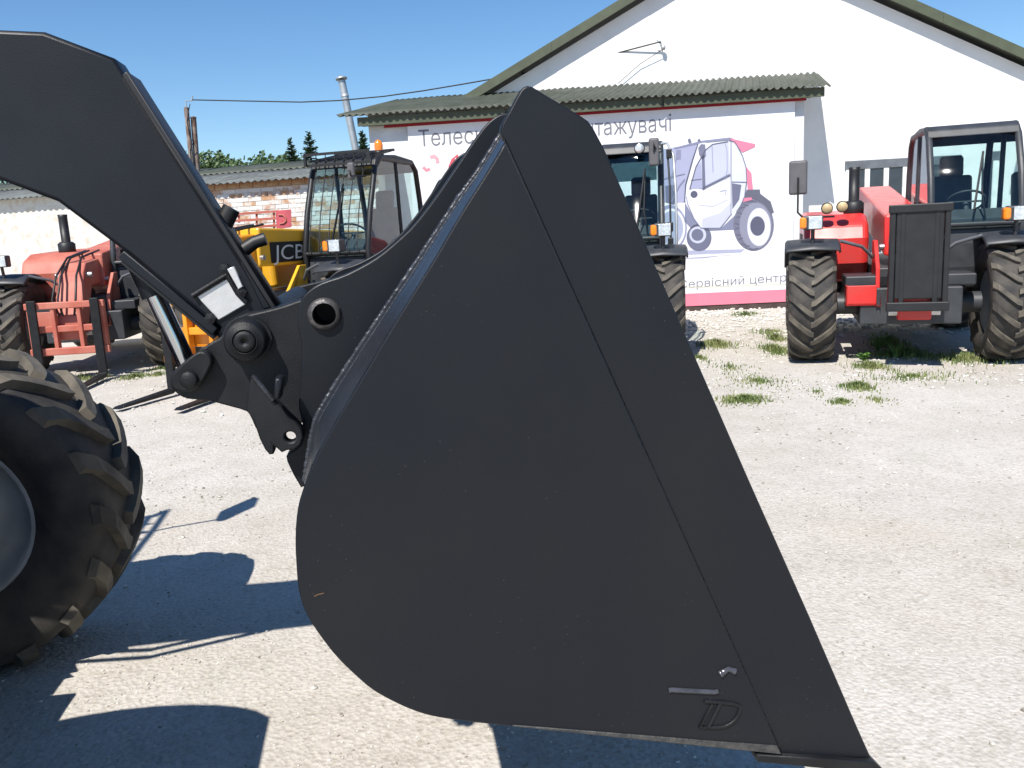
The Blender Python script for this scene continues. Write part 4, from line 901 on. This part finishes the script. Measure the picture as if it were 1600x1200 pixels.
# strips along both edges of the near face; black top one stands for shade
def band(name, p0, p1, q1, q0, v0, v1, m, bevel=.002): return mplate(name, [[p0, p1, q1, q0]], v0, v1, m, mach, bevel)
band('shaded_top_strip', V(199, 112), V(432, 479), V(424, 483), V(192, 118), NV0 - .006, NV1 + .006, M['black'])
band('edge_strip', V(201, 126), V(424, 480), V(412, 482), V(376, 408), NV0 - .010, NV0 + .01, M['boom'])
band('bottom_flange', V(196, 392), V(342, 512), V(333, 522), V(188, 402), NV0 - .012, NV0 + .02, M['boom'])
band('bottom_strip', V(196, 403), V(338, 524), V(333, 530), V(188, 410), NV0 - .004, NV1 + .004, M['black'])
# wear plate, sun glare put into its pale colour, and its frame
M['silver'] = mat('glare_wear_plate', (.62, .61, .60), .3, .35, .08, 7, .1, 60)
mplate('glare_plate', [[V(309, 463), V(357, 434), V(386, 472), V(384, 476), V(342, 500)]], NV0 - .006, NV0 + .004, M['silver'], mach, .002)
mplate('pad_strip', [[V(357, 420), V(366, 416), V(382, 447), V(374, 452)]], NV0 - .016, NV0 + .004, M['silver'], mach, .002)
MB().tube([mw(*(lambda q: (q[0], NV0 - .008, q[1]))(V(302, 462))), mw(*(lambda q: (q[0], NV0 - .008, q[1]))(V(356, 429)))], .0055, 8).build('pad_rib', M['hitch'], mach, world=True)
MB().tube([mw(*(lambda q: (q[0], NV0 - .008, q[1]))(V(356, 430))), mw(*(lambda q: (q[0], NV0 - .008, q[1]))(V(372, 458))), mw(*(lambda q: (q[0], NV0 - .008, q[1]))(V(386, 472)))], .005, 8).build('pad_rib', M['hitch'], mach, world=True)
bl = MB()
for p in ((352, 421), (378, 456), (330, 497)):
    u, z = V(*p); bl.lathe([(0, .012), (-.012, .012), (-.014, 0)], mw(u, NV0, z), MWd, 6, False)
bl.build('bolts', M['hitch'], mach, world=True)
# two hose stubs beyond the arm
for pp in (((352, 352), (366, 326)), ((376, 396), (402, 378), (418, 373))):
    MB().tube([mw(*(lambda q: (q[0], NV1 - .03, q[1]))(U(x, y, NV1))) for x, y in pp], [.016] + [.014] * (len(pp) - 1) if len(pp) > 2 else [.02, .018], 10).build('hose_stub', M['black'], mach, world=True)
# tilt cylinder
CV = .57
def C(px, py): return U(px, py, CV)
ca, cb = C(286, 556), C(243, 462); dr = (ca[0] - cb[0], ca[1] - cb[1])
far_ = (cb[0] - dr[0] * 4.2, cb[1] - dr[1] * 4.2)
MB().tube([mw(ca[0] + dr[0] * .2, CV, ca[1] + dr[1] * .2), mw(cb[0], CV, cb[1])], .0205, 20).build('cylinder_rod', M['chrome'], mach, world=True)
MB().tube([mw(cb[0], CV, cb[1]), mw(cb[0] - dr[0] * .8, CV, cb[1] - dr[1] * .8)], .029, 20).build('cylinder_barrel', M['boom'], mach, world=True)
# hitch: main plates, clevis, pin boss, hook plate
HV = .335
def H(px, py, v=HV): return U(px, py, v)
main_px = [(346, 527), (350, 512), (360, 501), (375, 495), (398, 489), (440, 479), (475, 466), (540, 470), (560, 560), (520, 640), (470, 660), (430, 690), (402, 676), (390, 648), (384, 642), (350, 633), (325, 626), (306, 625), (289, 623), (276, 616), (266, 604), (265, 592), (271, 578), (288, 566), (308, 551), (330, 534)]
for v0, v1 in ((HV, HV + .05), (1.31, 1.36)):
    mplate('hitch_plate', [[H(*p) for p in smooth(main_px, 1, True)]], v0, v1, M['hitch'], mach, .004)
lk = smooth([(266, 600), (268, 586), (279, 572), (305, 551), (316, 548), (328, 554), (332, 566), (326, 580), (313, 603), (300, 612), (284, 613), (270, 609)], 2, True)
mplate('link_plate', [[H(x, y, HV - .03) for x, y in lk]], HV - .03, HV - .001, M['hitch'], mach, .004)
pc = H(294, 594, HV - .045); MB().lathe([(0, 0), (0, .0135), (.003, .016), (.02, .016)], mw(pc[0], HV - .046, pc[1]), MWd, 28).build('link_pin', M['hitch'], mach, world=True)
bc_ = H(382, 534, HV - .05)
MB().lathe([(.0, .0215), (-.003, .0228), (.0, .024), (.0, .034), (.005, .039), (.03, .039), (.052, .039)], mw(bc_[0], HV - .05, bc_[1]), MWd, 40).build('pin_boss', M['hitch'], mach, world=True)
MB().lathe([(.004, .004), (-.004, .003), (-.004, .0185), (.0, .021), (.01, .021)], mw(bc_[0], HV - .05, bc_[1]), MWd, 36).build('pin_head', M['hitch'], mach, world=True)
MB().lathe([(.0, .0), (.0, .004)], mw(bc_[0], HV - .048, bc_[1]), MWd, 12).build('grease_hole', M['black'], mach, world=True)
KV = EV[0] - .05
hk = [(384, 640), (392, 590), (396, 587), (412, 606), (426, 623), (434, 630), (449, 646), (462, 658), (471, 669), (474.5, 683), (470, 696), (460, 703), (448, 704), (440, 707.5), (434, 702), (427, 696), (429, 704), (427, 710), (421, 711), (414, 703), (406, 687), (396, 658)]
hc = U(453.5, 683, KV)
mplate('hook_plate', [[U(x, y, KV) for x, y in hk], circ(hc[0], hc[1], .0098, 22, .0098)], KV, KV + .03, M['hitch'], mach, .0035)
MB().tube([mw(*(lambda q: (q[0], KV - .002, q[1]))(U(x, y, KV))) for x, y in ((395, 586), (412, 607), (427, 625))], .005, 8).build('hook_rib', M['weld'], mach, world=True)
tq = [U(x, y, KV - .03) for x, y in ((430, 591), (441, 593), (437, 624), (427, 624))]
mplate('lock_tab', [tq], KV - .03, KV + .02, M['boom'], mach, .004)
# cross tubes tie the hitch plates together behind
hx = MB(); hx.tube([mw(bc_[0], HV - .01, bc_[1]), mw(bc_[0], 1.37, bc_[1])], .045, 20); p_ = H(452, 600); hx.tube([mw(p_[0], HV + .06, p_[1]), mw(p_[0], 1.4, p_[1])], .035, 16)
p_ = H(294, 594); hx.tube([mw(p_[0], HV - .01, p_[1]), mw(p_[0], 1.36, p_[1])], .022, 16)
hx.build('hitch_cross_tubes', M['hitch'], mach, world=True)
# hoses hanging under the arm
hz_ = MB()
for k, sg_ in enumerate((1.0, 1.08, 1.16)):
    p0 = (low0[0] - .75, low0[1] + .2); hz_.tube([mw(p0[0], sg_, p0[1]), mw(p0[0] + .05, sg_ + .01, p0[1] - .22 - .05 * k), mw(p0[0] - .3, sg_, p0[1] - .42 - .03 * k), mw(p0[0] - .8, sg_, p0[1] - .35)], .014, 8)
hz_.build('hydraulic_hoses', M['black'], mach, world=True)
# boom foot at the rear of the machine
fo = MB()
for v in (.7, 1.3): fo.prism([mw(u, v, z) for u, z in ((-5.2, .8), (-4.3, .8), (-4.6, low0[1] + .5), (-5.0, low0[1] + .5))], [mw(u, v + .05, z) for u, z in ((-5.2, .8), (-4.3, .8), (-4.6, low0[1] + .5), (-5.0, low0[1] + .5))])
fo.build('boom_foot', M['dark'], mach, world=True)

# ================================================================== STONES, GRASS, TREES
M['stone'] = mat('pale_stone', (.46, .44, .40), .9, 0, .25, 14, col2=(.66, .63, .57))
ICO = [(0, -.53, .85), (0, .53, .85), (0, -.53, -.85), (0, .53, -.85), (.85, 0, .53), (.85, 0, -.53), (-.85, 0, .53), (-.85, 0, -.53), (-.53, .85, 0), (.53, .85, 0), (-.53, -.85, 0), (.53, -.85, 0)]
ICF = [(0, 1, 6), (0, 4, 1), (0, 6, 10), (0, 10, 11), (0, 11, 4), (1, 4, 9), (1, 9, 8), (1, 8, 6), (2, 3, 5), (2, 7, 3), (2, 5, 11), (2, 11, 10), (2, 10, 7), (3, 8, 9), (3, 9, 5), (3, 7, 8), (4, 5, 9), (4, 11, 5), (6, 8, 7), (6, 7, 10)]
def stones(mb, n, area, smin, smax, dens=None):
    k = 0; tries = 0
    while k < n and tries < n * 12:
        tries += 1
        x = rnd.uniform(area[0], area[1]); y = rnd.uniform(area[2], area[3])
        if dens and rnd.random() > dens(x, y): continue
        s = smin * (smax / smin) ** (rnd.random() ** 2); a = rnd.uniform(0, 6.28); fl_ = rnd.uniform(.4, .75); el = rnd.uniform(.75, 1.3)
        ca_, sa_ = math.cos(a), math.sin(a); z0 = gh(x, y) + s * fl_ * .25; vs = []
        for p in ICO:
            q = rnd.uniform(.8, 1.15) * s / 2; X, Yy = p[0] * q * el, p[1] * q / el
            vs.append((x + X * ca_ - Yy * sa_, y + X * sa_ + Yy * ca_, z0 + p[2] * q * fl_))
        mb.add(vs, ICF, False); k += 1
st_ = MB()
stones(st_, 3600, (.3, 8.5, 10.6, 15.0), .03, .09, lambda x, y: min(1, max(.12, (y - 10.2) / 3.0)))
stones(st_, 2200, (.3, 8, 7.2, 11), .015, .045, lambda x, y: .25 + .75 * (noise.noise((x, y, 9)) > 0))
stones(st_, 1000, (-6, .3, 7.5, 14.5), .02, .06)
so = st_.build('bank_stones', M['stone']); tag(so, 'loose pale stones and rubble below the banner and across the yard edge', 'stones', kind='stuff')
pb = MB()
stones(pb, 6500, (-2.6, 2.6, 1.9, 4.6), .0035, .013, lambda x, y: .25 + .75 * (noise.noise((x * 1.5, y * 1.5, 4)) > .05))
stones(pb, 4500, (-4.5, 5, 4.6, 8.5), .006, .026, lambda x, y: .3 + .7 * (noise.noise((x * 1.2, y * 1.2, 4)) > .0))
stones(pb, 120, (-2.6, 2.6, 1.9, 7.5), .014, .028)
po = pb.build('yard_pebbles', mat('pebble', (.24, .215, .18), .9, 0, .3, 22, col2=(.62, .60, .55), lo=.42, hi=.58)); tag(po, 'small pebbles scattered over the dusty yard', 'pebbles', kind='stuff')

# grass: clumps of bent blades
M['grass'] = mat('grass_blade', (.085, .14, .03), .65, 0, .25, 2.5, col2=(.21, .23, .085))
gb = MB()
def blades(cx, cy, rx, ry, n, h):
    for _ in range(n):
        a = rnd.uniform(0, 6.28); q = min(1.7, abs(rnd.gauss(0, .55))) * (1 + .5 * noise.noise((math.cos(a) * 2, math.sin(a) * 2, cx)))
        x, y = cx + math.cos(a) * rx * q, cy + math.sin(a) * ry * q
        hh = .72 * h * rnd.uniform(.4, 1.1) * max(.3, 1.1 - .5 * q); d = rnd.uniform(0, 6.28); ln = hh * rnd.uniform(.2, .8); wq = rnd.uniform(.003, .007); e = d + 1.57
        dx, dy = math.cos(d), math.sin(d); ex, ey = math.cos(e) * wq, math.sin(e) * wq; z = gh(x, y)
        gb.add([(x - ex, y - ey, z - .01), (x + ex, y + ey, z - .01), (x + dx * ln * .35 + ex * .8, y + dy * ln * .35 + ey * .8, z + hh * .65), (x + dx * ln * .35 - ex * .8, y + dy * ln * .35 - ey * .8, z + hh * .65), (x + dx * ln, y + dy * ln, z + hh)], [(0, 1, 2, 3), (3, 2, 4)])
def patch(px0, px1, py, n, h, depth=.25):
    p = ground_at((px0 + px1) / 2, py); q0 = ground_at(px0, py); q1 = ground_at(px1, py); blades(p.x, p.y, (q1 - q0).length / 2, depth, n, h)
for a in ((1112, 1212, 624, 900, .075, .22), (1312, 1368, 606, 520, .10, .2), (1290, 1335, 629, 220, .06, .15), (1085, 1150, 540, 700, .13, .35), (1185, 1240, 548, 700, .12, .5), (1190, 1236, 530, 300, .12, .4), (1100, 1180, 575, 200, .06, .7),
          (1340, 1480, 556, 900, .14, .35), (1360, 1420, 540, 500, .2, .3), (1320, 1398, 575, 500, .1, .3), (1120, 1250, 596, 420, .05, .5), (1150, 1250, 520, 260, .09, .6), (1130, 1200, 492, 240, .12, .4), (1290, 1560, 590, 500, .06, .5), (1420, 1600, 560, 700, .1, .5),
          (190, 230, 589, 420, .09, .25), (225, 268, 585, 200, .07, .2), (60, 190, 592, 500, .08, .5), (225, 275, 576, 150, .06, .3), (1080, 1110, 560, 160, .08, .3), (1250, 1300, 612, 90, .04, .3), (1340, 1398, 625, 120, .05, .25)):
    patch(*a)
go = gb.build('grass', M['grass']); tag(go, 'short green grass tufts growing through the gravel', 'grass', kind='stuff')
# leafy weeds by the right telehandler
M['weed'] = mat('weed_leaf', (.09, .20, .03), .55, 0, .25, 4, col2=(.15, .27, .06))
def weed(px, py, h, label):
    c = ground_at(px, py); r_ = thing('weed', label, 'plant', c, 0, 'weeds under the red telehandler')
    s_ = MB(); l_ = MB()
    for k in range(9):
        a = rnd.uniform(0, 6.28); t_ = Vector((math.cos(a) * h * .7 * rnd.random(), math.sin(a) * h * .6 * rnd.random(), h * rnd.uniform(.5, 1)))
        s_.tube([(0, 0, -.01), t_ * .5 + Vector((0, 0, h * .1)), t_], [.005, .004, .002], 5)
        for j in range(9):
            f = rnd.uniform(.3, 1); o = t_ * f; b = rnd.uniform(0, 6.28); L = rnd.uniform(.03, .055); dv = Vector((math.cos(b), math.sin(b), rnd.uniform(.0, .6))) * L; sv = Vector((-math.sin(b), math.cos(b), 0)) * L * .33
            l_.add([o, o + dv * .5 + sv, o + dv, o + dv * .5 - sv], [(0, 1, 2, 3)])
    s_.build('stems', M['weed'], r_); l_.build('leaves', M['weed'], r_)
weed(1372, 548, .22, 'bushy green weed beside the shadow of the red telehandler'); weed(1352, 566, .12, 'small weed nearest the chevron tyre of the red telehandler'); weed(1400, 560, .16, 'right-hand weed before the red telehandler')

# trees beyond the shed
M['bark'] = mat('bark', (.10, .075, .055), .9, 0, .3, 10)
M['leaf'] = mat('leaf', (.05, .095, .028), .6, 0, .35, 1.5, col2=(.09, .14, .045)); M['needle'] = mat('needle', (.035, .075, .035), .65, 0, .3, 1.5, col2=(.06, .10, .05))
def broadleaf(px, Y, h, rad, label):
    b = atY(px, 300, Y); b.z = 0; t = thing('broadleaf_tree', label, 'tree', b, 0, 'trees beyond the shed')
    s_ = MB(); s_.tube([(0, 0, -.1), (.1, 0, h * .35), (.0, .1, h * .75)], [.22, .16, .06], 8)
    cl = []
    for k in range(16):
        a = rnd.uniform(0, 6.28); q = rnd.random() ** .5; cl.append(Vector((math.cos(a) * rad * q * .75, math.sin(a) * rad * q * .75, h * rnd.uniform(.42, .93) - q * .5)))
    for c in cl[:8]: s_.tube([(.05, 0, h * .4), c * .6 + Vector((0, 0, h * .2)), c], [.09, .05, .02], 5)
    l_ = MB()
    for c in cl:
        for _ in range(230):
            d = Vector((rnd.gauss(0, 1), rnd.gauss(0, 1), rnd.gauss(0, .8))); d = d.normalized() * rad * .42 * rnd.random() ** .4; o = c + d; n_ = Vector((rnd.gauss(0, 1), rnd.gauss(0, 1), rnd.gauss(0, 1))).normalized(); u_ = n_.orthogonal().normalized() * .17; v_ = n_.cross(u_)
            l_.add([o - u_, o + v_ * .6, o + u_, o - v_ * .6], [(0, 1, 2, 3)])
    s_.build('trunk', M['bark'], t); l_.build('crown', M['leaf'], t)
def spruce(px, Y, h, rad, label):
    b = atY(px, 300, Y); b.z = 0; t = thing('spruce_tree', label, 'tree', b, 0, 'spruces beyond the shed')
    MB().tube([(0, 0, -.1), (0, 0, h)], [.16, .02], 8).build('trunk', M['bark'], t)
    l_ = MB(); z = h * .18
    while z < h:
        rr = rad * (1 - z / h) ** .8 + .08; nbn = 13
        for k in range(nbn):
            a = 6.283 * k / nbn + rnd.uniform(-.3, .3); zj = rnd.uniform(-.03, .03) * h; L = rr * rnd.uniform(.55, 1.25); dv = Vector((math.cos(a), math.sin(a), rnd.uniform(-.15, .5))); sv = Vector((-math.sin(a), math.cos(a), 0))
            for j in range(10):
                f = (j + 1) / 10; o = Vector((0, 0, z + zj)) + dv * L * f
                for sgn in (-1, 1):
                    tip = o + (sv * sgn * .8 + dv * .7) * L * .36 * (1.25 - f) + Vector((0, 0, rnd.uniform(-.06, .04))); l_.add([o - dv * .09, o + dv * .1, tip], [(0, 1, 2)])
            l_.add([Vector((0, 0, z)), Vector((0, 0, z)) + dv * L + sv * .03, Vector((0, 0, z)) + dv * L - sv * .03], [(0, 1, 2)])
        z += h * .022
    l_.build('crown', M['needle'], t)
for px, Y, py, rad, lab in ((40, 62, 262, 3.2, 'leftmost round green tree beyond the shed'), (120, 58, 258, 2.8, 'second round tree from the left beyond the shed'), (215, 64, 255, 3, 'round tree hidden mostly behind the near arm'), (318, 60, 252, 2.9, 'round green tree just right of the rusty posts'), (362, 63, 250, 3.0, 'broad tree next right of the rusty posts'), (393, 58, 247, 2.5, 'tree between the rusty posts and the small spruce'), (424, 64, 244, 2.9, 'tall round tree just left of the spruces'), (447, 66, 248, 2.6, 'low round tree beside the left spruce'), (520, 64, 262, 2.3, 'low round tree behind the yellow cab')):
    hz_y = HZ - (px - 800) * ROLL; broadleaf(px, Y, CAMH + (hz_y - py) / FOC * Y * 1.03, rad, lab)
for px, Y, py, rad, lab in ((461, 55, 233, 1.5, 'left spruce of the pair beyond the shed roof'), (490, 52, 225, 1.7, 'taller spruce just left of the yellow cab'), (573, 50, 221, 1.5, 'spruce between the flue pipe and the annex')):
    hz_y = HZ - (px - 800) * ROLL; spruce(px, Y, CAMH + (hz_y - py) / FOC * Y * 1.03, rad, lab)
